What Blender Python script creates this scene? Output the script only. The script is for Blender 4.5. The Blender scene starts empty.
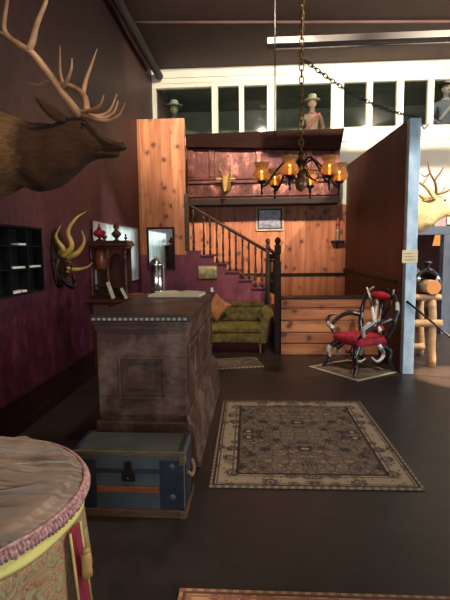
import bpy, bmesh, math, random
from math import sin, cos, pi, radians, atan2, sqrt, floor
from mathutils import Vector, Matrix, noise
random.seed(7)
S = bpy.context.scene
COL = S.collection

# ------------------------------------------------------------------ camera
F = 470.0
CAM = Vector((0, 0, 1.6))
YAW, PITCH, ROLL = radians(3.8158), radians(6.033), radians(0.6)
fw = Vector((-sin(YAW)*cos(PITCH), cos(YAW)*cos(PITCH), -sin(PITCH)))
r0 = Vector((cos(YAW), sin(YAW), 0)); u0 = r0.cross(fw)
rt = r0*cos(ROLL) - u0*sin(ROLL); up = u0*cos(ROLL) + r0*sin(ROLL)
cd = bpy.data.cameras.new('camera'); cam = bpy.data.objects.new('camera', cd); COL.objects.link(cam)
cd.sensor_fit = 'AUTO'; cd.sensor_width = 36; cd.lens = F*36/600; cd.clip_start = 0.05
cam.matrix_world = Matrix((( rt.x, up.x, -fw.x, CAM.x), (rt.y, up.y, -fw.y, CAM.y), (rt.z, up.z, -fw.z, CAM.z), (0,0,0,1)))
S.camera = cam

def W(u, v, X=None, Y=None, Z=None):
    """measured point of the room: a direction from the lens met with a known plane of the room"""
    d = fw + rt*((u-225)/F) - up*((v-300)/F)
    t = (X-CAM.x)/d.x if X is not None else (Y-CAM.y)/d.y if Y is not None else (Z-CAM.z)/d.z
    return CAM + d*t

# ------------------------------------------------------------------ node helpers
class G:
    def __init__(s, name):
        s.m = bpy.data.materials.new(name); s.m.use_nodes = True
        s.t = s.m.node_tree; s.b = s.t.nodes['Principled BSDF']; s._tc = None
    def n(s, typ, ins=None, **props):
        nd = s.t.nodes.new(typ)
        for k, v in props.items(): setattr(nd, k, v)
        for k, v in (ins or {}).items(): s.put(nd.inputs[k], v)
        return nd
    def put(s, sock, v):
        if isinstance(v, bpy.types.NodeSocket): s.t.links.new(v, sock)
        elif isinstance(v, (tuple, list)) and len(v) == 3 and sock.type == 'RGBA': sock.default_value = (*v, 1)
        else: sock.default_value = v
    @property
    def co(s):
        if not s._tc: s._tc = s.n('ShaderNodeTexCoord').outputs['Object']
        return s._tc
    def xyz(s):
        o = s.n('ShaderNodeSeparateXYZ', {0: s.co}).outputs; return o[0], o[1], o[2]
    def M(s, op, a, b=0.0, c=0.0):
        return s.n('ShaderNodeMath', {0: a, 1: b, 2: c}, operation=op).outputs[0]
    def vec(s, x, y, z): return s.n('ShaderNodeCombineXYZ', {0: x, 1: y, 2: z}).outputs[0]
    def scale(s, v, k): return s.n('ShaderNodeVectorMath', {0: v, 1: k}, operation='MULTIPLY').outputs[0]
    def noise(s, sc, v=None, det=4, rough=.6, dist=0): return s.n('ShaderNodeTexNoise', {'Vector': v or s.co, 'Scale': sc, 'Detail': det, 'Roughness': rough, 'Distortion': dist}).outputs['Fac']
    def ramp(s, f, stops, interp='LINEAR'):
        nd = s.n('ShaderNodeValToRGB', {'Fac': f}); cr = nd.color_ramp; cr.interpolation = interp
        while len(cr.elements) < len(stops): cr.elements.new(0.5)
        for e, (p, c) in zip(cr.elements, stops): e.position = p; e.color = (*c, 1) if len(c) == 3 else c
        return nd.outputs['Color']
    def mix(s, f, a, b, mode='MIX'):
        nd = s.n('ShaderNodeMix', None, data_type='RGBA', blend_type=mode)
        s.put(nd.inputs['Factor'], f); s.put(nd.inputs['A'], a); s.put(nd.inputs['B'], b)
        return nd.outputs['Result']
    def set(s, **kw):
        for k, v in kw.items(): s.put(s.b.inputs[k.replace('_', ' ')], v)
        return s
    def bump(s, h, st=.3, d=.01):
        s.put(s.b.inputs['Normal'], s.n('ShaderNodeBump', {'Height': h, 'Strength': st, 'Distance': d}).outputs[0]); return s

def lin(r, g, b):
    f = lambda c: (c/255/12.92 if c/255 <= .04045 else ((c/255+.055)/1.055)**2.4)
    return (f(r), f(g), f(b))
def plain(name, c, rough=.6, metal=0, var=.25, sc=8, bump=0, **kw):
    g = G(name); f = g.noise(sc)
    d = tuple(x*(1-var) for x in c); e = tuple(min(1, x*(1+var)) for x in c)
    g.set(Base_Color=g.ramp(f, [(.3, d), (.7, e)]), Roughness=rough, Metallic=metal, **kw)
    if bump: g.bump(f, bump, .01)
    return g.m
def emit(name, c, st):
    g = G(name); g.set(Base_Color=c, Emission_Color=c, Emission_Strength=st); return g.m
def pine(name, axis, width, lo, hi, knot=(.06, .02, .008), rough=.5):
    """plank boards: `axis` is the coordinate that counts the boards, `along` the grain"""
    g = G(name); c = dict(zip('xyz', g.xyz())); across = c[axis]
    along = {'x': 'z', 'y': 'z', 'z': 'x'}[axis]
    q = g.M('DIVIDE', across, width); idx = g.M('FLOOR', q); fr = g.M('FRACT', q)
    rnd = g.n('ShaderNodeTexWhiteNoise', {'W': idx}, noise_dimensions='1D').outputs['Value']
    off = g.M('MULTIPLY_ADD', rnd, 13.0, c[along])
    v = g.vec(g.M('MULTIPLY', across, 22.0), g.M('MULTIPLY', off, 1.6), rnd)
    grain = g.noise(1.0, v, 5, .65, .6)
    col = g.ramp(g.M('MULTIPLY_ADD', rnd, .45, g.M('MULTIPLY', grain, .6)), [(.2, lo), (.5, tuple((a+b)/2 for a, b in zip(lo, hi))), (.8, hi)])
    red = g.noise(1.0, g.vec(g.M('MULTIPLY', across, 9.0), g.M('MULTIPLY', off, .9), 3.0), 3, .5, .3)
    col = g.mix(g.ramp(red, [(.45, (0,0,0)), (.62, (.6,)*3)]), col, tuple(a*b for a, b in zip(lo, (.9,.7,.6))))
    vo = g.n('ShaderNodeTexVoronoi', {'Vector': g.vec(g.M('MULTIPLY', across, 4.3), g.M('MULTIPLY_ADD', off, 4.6, g.M('MULTIPLY', grain, .5)), 0), 'Scale': 1.0, 'Randomness': 1.0})
    kn = g.ramp(vo.outputs['Distance'], [(.06, (.95,)*3), (.14, (.8,)*3), (.21, (.3,)*3), (.36, (0, 0, 0))])
    col = g.mix(kn, col, knot)
    ed = g.M('ABSOLUTE', g.M('SUBTRACT', fr, .5)); gap = g.M('GREATER_THAN', ed, .485)
    col = g.mix(g.M('MULTIPLY', gap, .7), col, tuple(x*.3 for x in lo))
    g.set(Base_Color=col, Roughness=rough); g.bump(g.M('SUBTRACT', grain, g.M('MULTIPLY', gap, 2.0)), .3, .006)
    return g.m

# ------------------------------------------------------------------ mesh helper
class MB:
    def __init__(s): s.v = []; s.f = []
    def add(s, vs, fs):
        o = len(s.v); s.v += [tuple(v) for v in vs]; s.f += [tuple(i+o for i in f) for f in fs]; return s
    def box(s, x0, x1, y0, y1, z0, z1):
        vs = [(x, y, z) for z in (z0, z1) for y in (y0, y1) for x in (x0, x1)]
        return s.add(vs, [(0,2,3,1), (4,5,7,6), (0,1,5,4), (2,6,7,3), (0,4,6,2), (1,3,7,5)])
    def rings(s, rings, cap=True, closed=False):
        n = len(rings[0]); vs = [p for r in rings for p in r]; fs = []
        m = len(rings)
        for i in range(m if closed else m-1):
            a = i*n; b = ((i+1) % m)*n
            for j in range(n):
                k = (j+1) % n; fs.append((a+j, a+k, b+k, b+j))
        if cap and not closed: fs += [tuple(range(n))[::-1], tuple((m-1)*n+j for j in range(n))]
        return s.add(vs, fs)
    def tube(s, pts, rad, n=10, cap=True, closed=False, flat=1.0):
        pts = [Vector(p) for p in pts]; m = len(pts)
        if not isinstance(rad, (list, tuple)): rad = [rad]*m
        nrm = None; rr = []
        for i in range(m):
            a = pts[(i-1) % m] if (closed or i > 0) else pts[i]; b = pts[(i+1) % m] if (closed or i < m-1) else pts[i]
            t = (b-a).normalized()
            if nrm is None:
                nrm = Vector((0,0,1)) if abs(t.z) < .9 else Vector((1,0,0))
            nrm = (nrm - t*nrm.dot(t)).normalized(); bn = t.cross(nrm)
            rr.append([pts[i] + (nrm*cos(2*pi*j/n)*flat + bn*sin(2*pi*j/n))*rad[i] for j in range(n)])
        return s.rings(rr, cap, closed)
    def lathe(s, prof, n=20, c=(0,0,0), axis='z'):
        rr = []
        for r, z in prof:
            ring = []
            for j in range(n):
                a = 2*pi*j/n; p = (r*cos(a), r*sin(a), z)
                if axis == 'y': p = (p[0], -p[2], p[1])
                if axis == 'x': p = (p[2], p[0], p[1])
                ring.append((p[0]+c[0], p[1]+c[1], p[2]+c[2]))
            rr.append(ring)
        return s.rings(rr)
    def ball(s, c, rx, ry=None, rz=None, n=14, m=9):
        ry = ry or rx; rz = rz or rx
        rr = []
        for i in range(m):
            a = pi*(i+.25)/(m-.5); rr.append([(c[0]+rx*sin(a)*cos(2*pi*j/n), c[1]+ry*sin(a)*sin(2*pi*j/n), c[2]-rz*cos(a)) for j in range(n)])
        return s.rings(rr)
    def prism(s, poly, d0, d1, axis='y'):
        n = len(poly); mk = {'y': lambda p, d: (p[0], d, p[1]), 'x': lambda p, d: (d, p[0], p[1]), 'z': lambda p, d: (p[0], p[1], d)}[axis]
        vs = [mk(p, d0) for p in poly] + [mk(p, d1) for p in poly]
        return s.add(vs, [tuple(range(n)), tuple(range(2*n-1, n-1, -1))] + [(i, i+n, (i+1) % n+n, (i+1) % n) for i in range(n)])
    def build(s, name, mat, parent=None, bevel=0, smooth=False, sub=0, seg=2, loc=None):
        me = bpy.data.meshes.new(name); me.from_pydata(s.v, [], s.f); me.update()
        bm = bmesh.new(); bm.from_mesh(me); bmesh.ops.recalc_face_normals(bm, faces=bm.faces); bm.to_mesh(me); bm.free()
        if smooth:
            for p in me.polygons: p.use_smooth = True
        o = bpy.data.objects.new(name, me); COL.objects.link(o); me.materials.append(mat)
        if loc: o.location = loc
        if parent: o.parent = parent
        if bevel:
            b = o.modifiers.new('bevel', 'BEVEL'); b.width = bevel; b.segments = seg; b.limit_method = 'ANGLE'; b.angle_limit = radians(40)
        if sub:
            b = o.modifiers.new('sub', 'SUBSURF'); b.levels = sub; b.render_levels = sub
        return o
def spline(pts, k=6):
    """Catmull-Rom through tuples of any length"""
    P = [tuple(p) for p in pts]; P = [tuple(2*a-b for a, b in zip(P[0], P[1]))] + P + [tuple(2*a-b for a, b in zip(P[-1], P[-2]))]
    out = []
    for i in range(1, len(P)-2):
        for j in range(k):
            t = j/k
            out.append(tuple(.5*(2*b + (c-a)*t + (2*a-5*b+4*c-d)*t*t + (3*b-a-3*c+d)*t**3) for a, b, c, d in zip(P[i-1], P[i], P[i+1], P[i+2])))
    out.append(P[-2]); return out
def horn(mb, pts, r0, r1, n=8, k=6, pw=1.0):
    p = spline(pts, k); m = len(p)-1
    return mb.tube(p, [r0+(r1-r0)*(i/m)**pw for i in range(m+1)], n)

def tag(o, label, cat, group=None, kind=None):
    o['label'] = label; o['category'] = cat
    if group: o['group'] = group
    if kind: o['kind'] = kind
    return o
def thing(name, label, cat, loc=(0,0,0), rz=0, group=None):
    o = bpy.data.objects.new(name, None); COL.objects.link(o); o.location = loc; o.rotation_euler.z = rz; o.empty_display_size = .1
    return tag(o, label, cat, group)
def struct(o): o['kind'] = 'structure'; return o
def copy_thing(o, loc, rz, label):
    def cp(a, par):
        c = a.copy(); COL.objects.link(c)
        if par: c.parent = par
        for ch in [x for x in S.objects if x.parent == a]: cp(ch, c)
        return c
    c = cp(o, None); c.location = loc; c.rotation_euler.z = rz; c['label'] = label; return c

# ------------------------------------------------------------------ materials
def m_floor():
    g = G('floor_concrete'); a = g.noise(.9, None, 6, .65); b = g.noise(7, None, 5, .7)
    col = g.mix(.5, g.ramp(a, [(.3, lin(28,22,22)), (.7, lin(62,52,49))]), g.ramp(b, [(.3, lin(22,18,18)), (.75, lin(60,50,47))]))
    vo = g.n('ShaderNodeTexVoronoi', {'Vector': g.scale(g.co, (1.0, 2.6, 1)), 'Scale': 1.5})
    sp = g.M('MULTIPLY', g.ramp(vo.outputs['Distance'], [(.03, (1,1,1)), (.06, (0,0,0))]), g.M('GREATER_THAN', b, .55))
    col = g.mix(g.M('MULTIPLY', sp, .4), col, lin(150,138,124))
    g.set(Base_Color=col, Roughness=g.ramp(a, [(.3, (.34,)*3), (.7, (.52,)*3)]), Specular_IOR_Level=.45); g.bump(b, .06, .01); return g.m
def m_leftwall():
    g = G('wall_maroon_paint'); x, y, z = g.xyz()
    a = g.noise(1.4, None, 6, .7); b = g.noise(9, None, 5, .7); st = g.noise(6, g.scale(g.co, (1, 1, .35)), 4, .7)
    zz = g.M('MULTIPLY_ADD', a, .5, z)
    col = g.ramp(g.M('DIVIDE', zz, 6.0), [(.0, lin(72,24,46)), (.22, lin(80,28,48)), (.38, lin(76,38,42)), (.46, lin(82,40,40)), (.56, lin(68,40,35)), (.9, lin(56,33,28))])
    col = g.mix(g.ramp(st, [(.47, (0,0,0)), (.72, (.5,)*3)]), col, g.ramp(g.M('DIVIDE', zz, 6.0), [(.2, lin(136,76,102)), (.42, lin(104,60,60)), (.6, lin(74,46,42))]))
    col = g.mix(g.ramp(b, [(.35, (.55,)*3), (.55, (0,0,0))]), col, lin(40,14,24))
    g.set(Base_Color=col, Roughness=.55, Specular_IOR_Level=.3); g.bump(b, .12, .01); return g.m
def m_stairwall():
    g = G('stair_maroon_paint'); a = g.noise(2.2, None, 6, .7); b = g.noise(14, g.scale(g.co, (1,1,.4)), 4, .7)
    col = g.ramp(a, [(.3, lin(92,36,52)), (.7, lin(138,64,84))])
    col = g.mix(g.ramp(b, [(.5, (0,0,0)), (.75, (.5,)*3)]), col, lin(150,100,118))
    g.set(Base_Color=col, Roughness=.6); return g.m
def m_darkwood(name, c0, c1, rough=.4, wear=None, sc=1.0, spec=.3):
    g = G(name); g.set(Specular_IOR_Level=spec); v = g.scale(g.co, (3*sc, 3*sc, 14*sc)); a = g.noise(1.5, v, 6, .7, .4); b = g.noise(2.6*sc, None, 5, .7)
    col = g.ramp(a, [(.3, c0), (.72, c1)])
    if wear: col = g.mix(g.ramp(b, [(.48, (0,0,0)), (.72, (.65,)*3)]), col, wear)
    g.set(Base_Color=col, Roughness=g.ramp(b, [(.3, (rough-.08,)*3), (.7, (rough+.12,)*3)])); g.bump(a, .15, .005); return g.m
def m_fur(name, c_back, c_neck, split=.30, dark=(.02,.012,.008)):
    g = G(name); x, y, z = g.xyz(); v = g.scale(g.co, (9, 40, 40)); a = g.noise(1.0, v, 5, .75, .5); b = g.noise(5, None, 4, .6)
    f = g.ramp(g.M('MULTIPLY_ADD', g.M('SUBTRACT', b, .5), .22, x), [(split-.03, (0,0,0)), (split+.05, (1,1,1))])
    col = g.mix(f, c_back, c_neck); col = g.mix(g.ramp(a, [(.3, (.75,)*3), (.62, (0,0,0))]), col, tuple(k*.35 for k in c_neck))
    g.set(Base_Color=col, Roughness=.85, Sheen_Weight=.04, Sheen_Roughness=.5, Specular_IOR_Level=.2); g.bump(a, .8, .02); return g.m
def m_antler(name, c0, c1):
    g = G(name); a = g.noise(6, None, 5, .7); b = g.noise(60, g.scale(g.co, (1,1,.4)), 3)
    g.set(Base_Color=g.ramp(a, [(.3, c0), (.68, c1)]), Roughness=.42); g.bump(b, .25, .004); return g.m
def m_horn(name, th=.5):
    g = G(name); a = g.noise(5.5, None, 2, .4); s = g.noise(40, None, 4)
    col = g.ramp(a, [(th-.02, (.012,.011,.012)), (th+.04, (.62,.58,.5))]); col = g.mix(g.ramp(s, [(.55, (0,0,0)), (.75, (.3,)*3)]), col, (.2,.16,.12))
    g.set(Base_Color=col, Roughness=.22, Coat_Weight=.4); return g.m
def m_velvet(name, c0, c1, sc=7):
    g = G(name); a = g.noise(sc, None, 4, .6, .5)
    g.set(Base_Color=g.ramp(a, [(.35, c0), (.68, c1)]), Roughness=.75, Sheen_Weight=.6, Sheen_Roughness=.35, Sheen_Tint=tuple(min(1, k*3) for k in c1)); g.bump(a, .2, .02); return g.m
def m_rug(name, w, h, cream, field, dark, rust, bord=.19, seed=0.0):
    g = G(name); x, y, z = g.xyz(); ax = g.M('ABSOLUTE', x); ay = g.M('ABSOLUTE', y)
    d = g.M('MINIMUM', g.M('SUBTRACT', w/2, ax), g.M('SUBTRACT', h/2, ay))
    v = g.vec(ax, ay, seed)
    wrp = g.n('ShaderNodeTexNoise', {'Vector': v, 'Scale': 9.0, 'Detail': 2.0}).outputs['Color']
    vv = g.n('ShaderNodeVectorMath', {0: v, 1: g.scale(wrp, (.05, .05, 0))}, operation='ADD').outputs[0]
    v1 = g.n('ShaderNodeTexVoronoi', {'Vector': vv, 'Scale': 7.0, 'Randomness': .75}).outputs
    v2 = g.n('ShaderNodeTexVoronoi', {'Vector': vv, 'Scale': 21.0, 'Randomness': .9}).outputs
    v3 = g.n('ShaderNodeTexVoronoi', {'Vector': vv, 'Scale': 12.0}, feature='DISTANCE_TO_EDGE').outputs
    fcol = g.mix(g.M('LESS_THAN', v2['Distance'], .36), field, tuple((a+b)/2 for a, b in zip(field, cream)))
    fcol = g.mix(g.M('LESS_THAN', v3['Distance'], .045), fcol, tuple(k*.4 for k in field))
    petal = g.M('LESS_THAN', g.M('MULTIPLY_ADD', g.M('SINE', g.M('MULTIPLY', v2['Distance'], 24.0)), .10, v1['Distance']), .38)
    fcol = g.mix(petal, fcol, dark)
    fcol = g.mix(g.M('LESS_THAN', v1['Distance'], .17), fcol, cream)
    bcol = g.mix(g.M('LESS_THAN', v2['Distance'], .22), cream, rust)
    mot = g.n('ShaderNodeTexVoronoi', {'Vector': vv, 'Scale': 7.0, 'Randomness': .45}).outputs['Distance']
    ring = g.M('LESS_THAN', g.M('ABSOLUTE', g.M('SUBTRACT', g.M('MULTIPLY_ADD', g.M('SINE', g.M('MULTIPLY', v2['Distance'], 30.0)), .08, mot), .28)), .10); bcol = g.mix(ring, bcol, tuple(k*2.6 for k in dark))
    bcol = g.mix(g.M('LESS_THAN', mot, .10), bcol, rust)
    col = g.mix(g.M('GREATER_THAN', d, bord), bcol, fcol)
    for dd, wd, c in ((bord, .012, dark), (bord-.035, .006, rust), (.05, .006, rust), (.028, .008, dark)):
        col = g.mix(g.M('LESS_THAN', g.M('ABSOLUTE', g.M('SUBTRACT', d, dd)), wd), col, c)
    ck = g.n('ShaderNodeTexChecker', {'Vector': g.co, 'Scale': 36.0, 'Color1': tuple(k*.8 for k in cream), 'Color2': tuple(k*.9 for k in field)}).outputs['Color']
    col = g.mix(g.M('LESS_THAN', d, .02), col, ck)
    n = g.noise(3, None, 5); col = g.mix(g.M('MULTIPLY', n, .35), col, tuple(k*.55 for k in field)); w2 = g.noise(180, None, 2)
    g.set(Base_Color=col, Roughness=.95); g.bump(w2, .4, .004); return g.m

FLOOR = m_floor(); LWALL = m_leftwall(); SWALL = m_stairwall()
CEIL = plain('ceiling_brown', lin(72,50,42), .8, 0, .15, 3)
WHITE = plain('cream_wall_paint', lin(232,222,200), .6, 0, .04, 2)
TRIMW = plain('white_window_paint', lin(236,228,208), .45, 0, .04, 2)
PINE_A = pine('knotty_pine_panel', 'x', .19, lin(160,92,58), lin(218,146,100), lin(92,42,24))
PINE_B = pine('knotty_pine_back', 'x', .15, lin(156,86,52), lin(208,130,84), lin(74,30,16))
PINE_C = pine('stained_pine_partition', 'y', .26, lin(78,37,25), lin(112,57,37), lin(38,16,9), .6)
PINE_H = pine('pine_boards_horizontal', 'z', .174, lin(150,88,54), lin(214,140,90), lin(80,38,20))
DARK = m_darkwood('dark_counter_wood', lin(58,38,31), lin(96,68,56), .42, lin(158,132,118))
DARK_TOP = m_darkwood('counter_top_wood', lin(44,40,38), lin(68,60,56), .4)
BLACKW = m_darkwood('black_brown_wood', lin(26,18,15), lin(52,36,28), .5, spec=.15)
HUTCHW = m_darkwood('hutch_mahogany', lin(44,24,20), lin(86,44,32), .3)
BALW = m_darkwood('baluster_wood', lin(52,38,32), lin(88,66,54), .42)
LEDGE = m_darkwood('ledge_wood', lin(38,17,13), lin(52,26,19), .65, spec=.08)
BASEB = m_darkwood('maroon_baseboard', lin(34,16,20), lin(50,24,28), .35)
def m_copper():
    g = G('copper_toned_panel'); a = g.noise(5, g.scale(g.co, (1,1,.6)), 6, .75); b = g.noise(22, g.scale(g.co, (1,1,.5)), 4, .7)
    col = g.ramp(a, [(.34, lin(56,28,26)), (.54, lin(104,60,52)), (.72, lin(190,130,112))])
    g.set(Base_Color=col, Metallic=.65, Roughness=g.ramp(b, [(.3, (.26,)*3), (.7, (.42,)*3)])); g.bump(b, .3, .008); return g.m
COPPER = m_copper()
BLUEP = G('pale_blue_post_paint')
_a = BLUEP.noise(7, BLUEP.scale(BLUEP.co, (1,1,.5)), 6, .7)
BLUEP.set(Base_Color=BLUEP.ramp(_a, [(.36, lin(156,184,202)), (.56, lin(198,218,230)), (.72, lin(232,238,238))]), Roughness=.5); BLUEP = BLUEP.m
SLATE = plain('slate_blue_beam_paint', lin(76,84,96), .5, 0, .2, 6)
BLACK = plain('black_iron', (.012,.012,.013), .4, .6, .2, 12)
RUBBER = plain('black_plastic', (.01,.01,.01), .5, 0, .2, 12)
BRASS = plain('aged_brass', lin(112,80,42), .35, .9, .3, 12)
CHROME = plain('polished_steel', (.72,.74,.73), .16, 1, .1, 3)
GREYMET = plain('grey_enamel_metal', lin(92,84,80), .5, .2, .1, 5)
PAPER = plain('cream_paper', lin(206,196,172), .8, 0, .06, 20)
LEATHER = plain('brown_page_edges', lin(128,100,72), .7, 0, .2, 30)
OLIVE = m_velvet('olive_velvet', lin(66,58,22), lin(134,116,54), 8)
OLIVED = m_velvet('olive_velvet_folds', lin(58,51,20), lin(118,102,48), 8)
REDV = m_velvet('crimson_plush', lin(116,12,26), lin(186,30,48), 9)
PEACH = m_velvet('peach_cushion_cloth', lin(150,88,50), lin(196,130,84), 6)
GLASS = G('window_glass')
_fr = GLASS.n('ShaderNodeFresnel', {'IOR': 1.45}).outputs[0]
_tr = GLASS.n('ShaderNodeBsdfTransparent', {'Color': (.86,.88,.85)}).outputs[0]; _gl = GLASS.n('ShaderNodeBsdfGlossy', {'Color': (1.0,1.0,1.0), 'Roughness': .04}).outputs[0]
_mx = GLASS.n('ShaderNodeMixShader', {0: _fr, 1: _tr, 2: _gl}).outputs[0]
GLASS.t.links.new(_mx, GLASS.t.nodes['Material Output'].inputs['Surface']); GLASS = GLASS.m
AMBER = G('amber_glass'); AMBER.set(Base_Color=(.70,.46,.21), Roughness=.22, Transmission_Weight=.7, IOR=1.2); AMBER = AMBER.m
BULB = emit('candle_bulb_glow', (1.0,.30,.07), 9.0)
REDG = G('ruby_glass'); REDG.set(Base_Color=(.42,.015,.03), Roughness=.08, Transmission_Weight=.35, IOR=1.4); REDG = REDG.m
HORNM = m_horn('banded_steer_horn', .60); HORNW = m_horn('ivory_steer_horn', .50)
GOLDH = m_antler('golden_horn', lin(128,98,34), lin(196,166,84))
ANT = m_antler('antler_bone', lin(118,80,52), lin(196,152,112))
FUR1 = m_fur('dark_elk_fur', lin(132,98,62), lin(72,46,28), .33)
FUR2 = m_fur('pale_elk_fur', lin(206,176,118), lin(220,192,134), .5)
NOSE = plain('dark_nose_skin', (.012,.009,.009), .35, 0, .3, 20)
EYE = plain('glass_eye', (.01,.006,.004), .05, 0, .1, 5)
MDARK = plain('dark_loft_paint', lin(120,130,118), .8, 0, .2, 3)

# ------------------------------------------------------------------ room shell
XL, YB, ZC = -2.13, 10.0, 5.3
def sbox(name, mat, *b, bevel=0): return struct(MB().box(*b).build(name, mat, bevel=bevel))
sbox('floor', FLOOR, XL-.15, 8.1, -4.1, 13.2, -.12, 0)
sbox('wall_left', LWALL, XL-.15, XL, -4.1, 13.2, 0, ZC)
sbox('ceiling', CEIL, XL-.15, 8.1, -4.1, 13.2, ZC, ZC+.12)
# front wall behind the viewer with a wide shop window, and the right wall with its windows
GW = plain('greige_wall_paint', lin(120,100,88), .8, 0, .1, 2)
mb = MB(); mb.box(XL, 8.0, -4.1, -4, 0, .5).box(XL, 8.0, -4.1, -4, 3.4, ZC).box(XL, -1.6, -4.1, -4, .5, 3.4).box(6.6, 8.0, -4.1, -4, .5, 3.4).box(2.4, 2.6, -4.1, -4, .5, 3.4)
struct(mb.build('wall_front', GW))
mb = MB(); mb.box(8.0, 8.1, -4.1, 13.2, 0, .8).box(8.0, 8.1, -4.1, 13.2, 3.6, ZC).box(8.0, 8.1, -4.1, 1.0, .8, 3.6).box(8.0, 8.1, 9.5, 13.2, .8, 3.6)
struct(mb.build('wall_right', GW))
# skirting along the maroon wall
struct(MB().box(XL, XL+.025, -4, 8.55, 0, .30).box(XL, XL+.04, -4, 8.55, 0, .10).box(XL, XL+.035, -4, 8.55, .30, .33).build('baseboard_left', BASEB, bevel=.006))

# upper cream wall with its windows
panes = [(-2.07,-.88), (-.785,-.32), (-.25,.25), (.40,1.545), (1.76,2.25), (2.33,2.845), (2.94,3.45), (3.53,4.05), (4.13,4.65)]
ZB = [3.94]*4+[4.045]*5; zt = 4.95
mb = MB(); mb.box(XL, 8, YB, YB+.14, zt, ZC).box(XL, 1.65, YB, YB+.14, 2.52, ZB[0]).box(1.65, 8, YB, YB+.14, 2.52, ZB[-1]); xs = [XL]+[e for p in panes for e in p]+[8.0]
for i in range(0, len(xs), 2): mb.box(xs[i], xs[i+1], YB, YB+.14, ZB[min(8, i//2)] if xs[i] < 1.5 else ZB[-1], zt)
mb.box(1.95, 8, YB, YB+.14, 2.08, 2.52)
struct(mb.build('wall_back', WHITE))
struct(MB().box(XL, 8, YB-.05, YB, 5.12, ZC).box(XL, 8, YB-.02, YB, 5.02, 5.12).build('trim_1', TRIMW, bevel=.008))
struct(MB().box(1.72, 8, YB-.035, YB, 3.78, 3.82).build('trim_2', TRIMW, bevel=.006))
for i, (a, b) in enumerate(panes):
    t = .016; zb = ZB[i]; m = MB()
    m.box(a, b, YB-.03, YB+.1, zt-t, zt).box(a, b, YB-.03, YB+.1, zb, zb+t*.7).box(a, a+t, YB-.03, YB+.1, zb+t*.7, zt-t).box(b-t, b, YB-.03, YB+.1, zb+t*.7, zt-t)
    w = struct(m.build(f'window_{i+1}', TRIMW, bevel=.006))
    p = MB().box(a+t, b-t, YB+.03, YB+.036, zb+t*.7, zt-t).build('glass_pane', GLASS, w)
# the dark loft room behind those windows
struct(MB().box(XL, 8, 12.9, 13.0, 3.0, ZC).build('wall_loft', MDARK))
struct(MB().box(XL, 8, YB+.14, 12.9, 2.9, 3.0).build('floor_loft', MDARK))
struct(MB().box(XL, 8, YB+.14, 12.9, 5.27, 5.30).build('ceiling_loft', MDARK))
struct(MB().box(XL, 8, 12.85, 12.9, 4.1, 4.16).box(XL, 8, 12.85, 12.9, 4.5, 4.54).build('trim_3', plain('loft_rail', lin(120,118,96), .7)))
# lower dark wall of the next room on the right
struct(MB().box(1.95, 8, 12.9, 13.0, 0, 2.9).build('wall_annex', plain('annex_wall', lin(70,36,34), .8)))
# pine back wall under the parapet
struct(MB().box(-2.1, 1.86, YB, YB+.12, 0, 2.52).build('wall_pine', PINE_B))
struct(MB().box(XL, 1.855, 9.965, YB, 1.05, 1.11).build('trim_4', BLACKW, bevel=.01))
# plank partition, its end post
PY = 6.08
struct(MB().prism([(PY+.06, 0), (YB, 0), (YB, 3.30), (PY+.06, 3.165)], 1.86, 1.96, 'x').build('partition_planks', PINE_C))
struct(MB().box(1.82, 1.862, PY+.08, YB, 1.14, 1.20).build('trim_5', BLACKW, bevel=.01))
struct(MB().box(1.866, 2.002, PY-.06, PY+.06, 0, 3.17).build('partition_post', BLUEP, bevel=.008))
# pine panel and maroon stair wall (plane of the stair)
YS = 8.6
struct(MB().box(XL, -1.27, YS, YS+.06, 1.535, 3.95).build('wall_pine_panel', PINE_A))
run, rise = .235, .152
sx = [.165-run*k for k in range(6)]; sz = [.886+rise*k for k in range(6)]
poly = [(XL, 0), (.30, 0), (.30, .86), (.165, .86)]
poly = [(XL, 0), (.28, 0), (.28, sz[0]-.15), (sx[0], sz[0]-.15)]
for k in range(5):
    poly += [(sx[k], sz[k]), (sx[k+1], sz[k])]
poly += [(sx[5], sz[5]-.04), (-1.27, sz[5]-.04), (-1.27, 1.53), (XL, 1.53)]
struct(MB().prism(poly, YS, YS+.07).build('wall_stair', SWALL))
# slate beam and post of the next room
struct(MB().box(1.97, 8, 8.9, 9.05, 1.84, 2.0).build('beam_annex', SLATE, bevel=.01))
struct(MB().box(3.42, 3.66, 8.88, 9.07, 0, 1.84).build('post_annex', SLATE, bevel=.01))

# ------------------------------------------------------------------ pipes, ceiling things
tag(MB().tube([(-1.94, -4, 5.12), (-1.94, 9.85, 5.12)], .075, 14).build('ceiling_pipe', plain('pipe_brown', lin(36,25,22), .7), smooth=True), 'thick dark brown pipe running under the ceiling beside left wall', 'pipe')
tag(MB().tube([(-2.0, 7.9, 5.27), (1.0, 8.15, 5.27), (7.9, 8.7, 5.27)], .025, 8).build('ceiling_conduit', CEIL, smooth=True), 'thin brown conduit crossing the dark ceiling above the hanging batten', 'pipe')
a = W(267, 47, Y=7.0); b = W(267, 41, Y=7.0)
fx = thing('fluorescent_batten', 'long unlit grey fluorescent batten hanging below the brown ceiling', 'light fixture', (a.x, 7.0, a.z))
MB().prism([(-.11, 0), (.11, 0), (.08, .10), (-.08, .10)], 0, 5.2, 'x').build('housing', GREYMET, fx, bevel=.006)
MB().tube([(.1, 0, -.028), (5.1, 0, -.028)], .022, 8).build('tube_lamp', plain('unlit_tube', lin(84,78,74), .5), fx, smooth=True)
for xx in (.5, 4.4): MB().tube([(xx, 0, .09), (xx, 0, ZC-a.z)], .006, 6).build('hanger', BLACK, fx)

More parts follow.
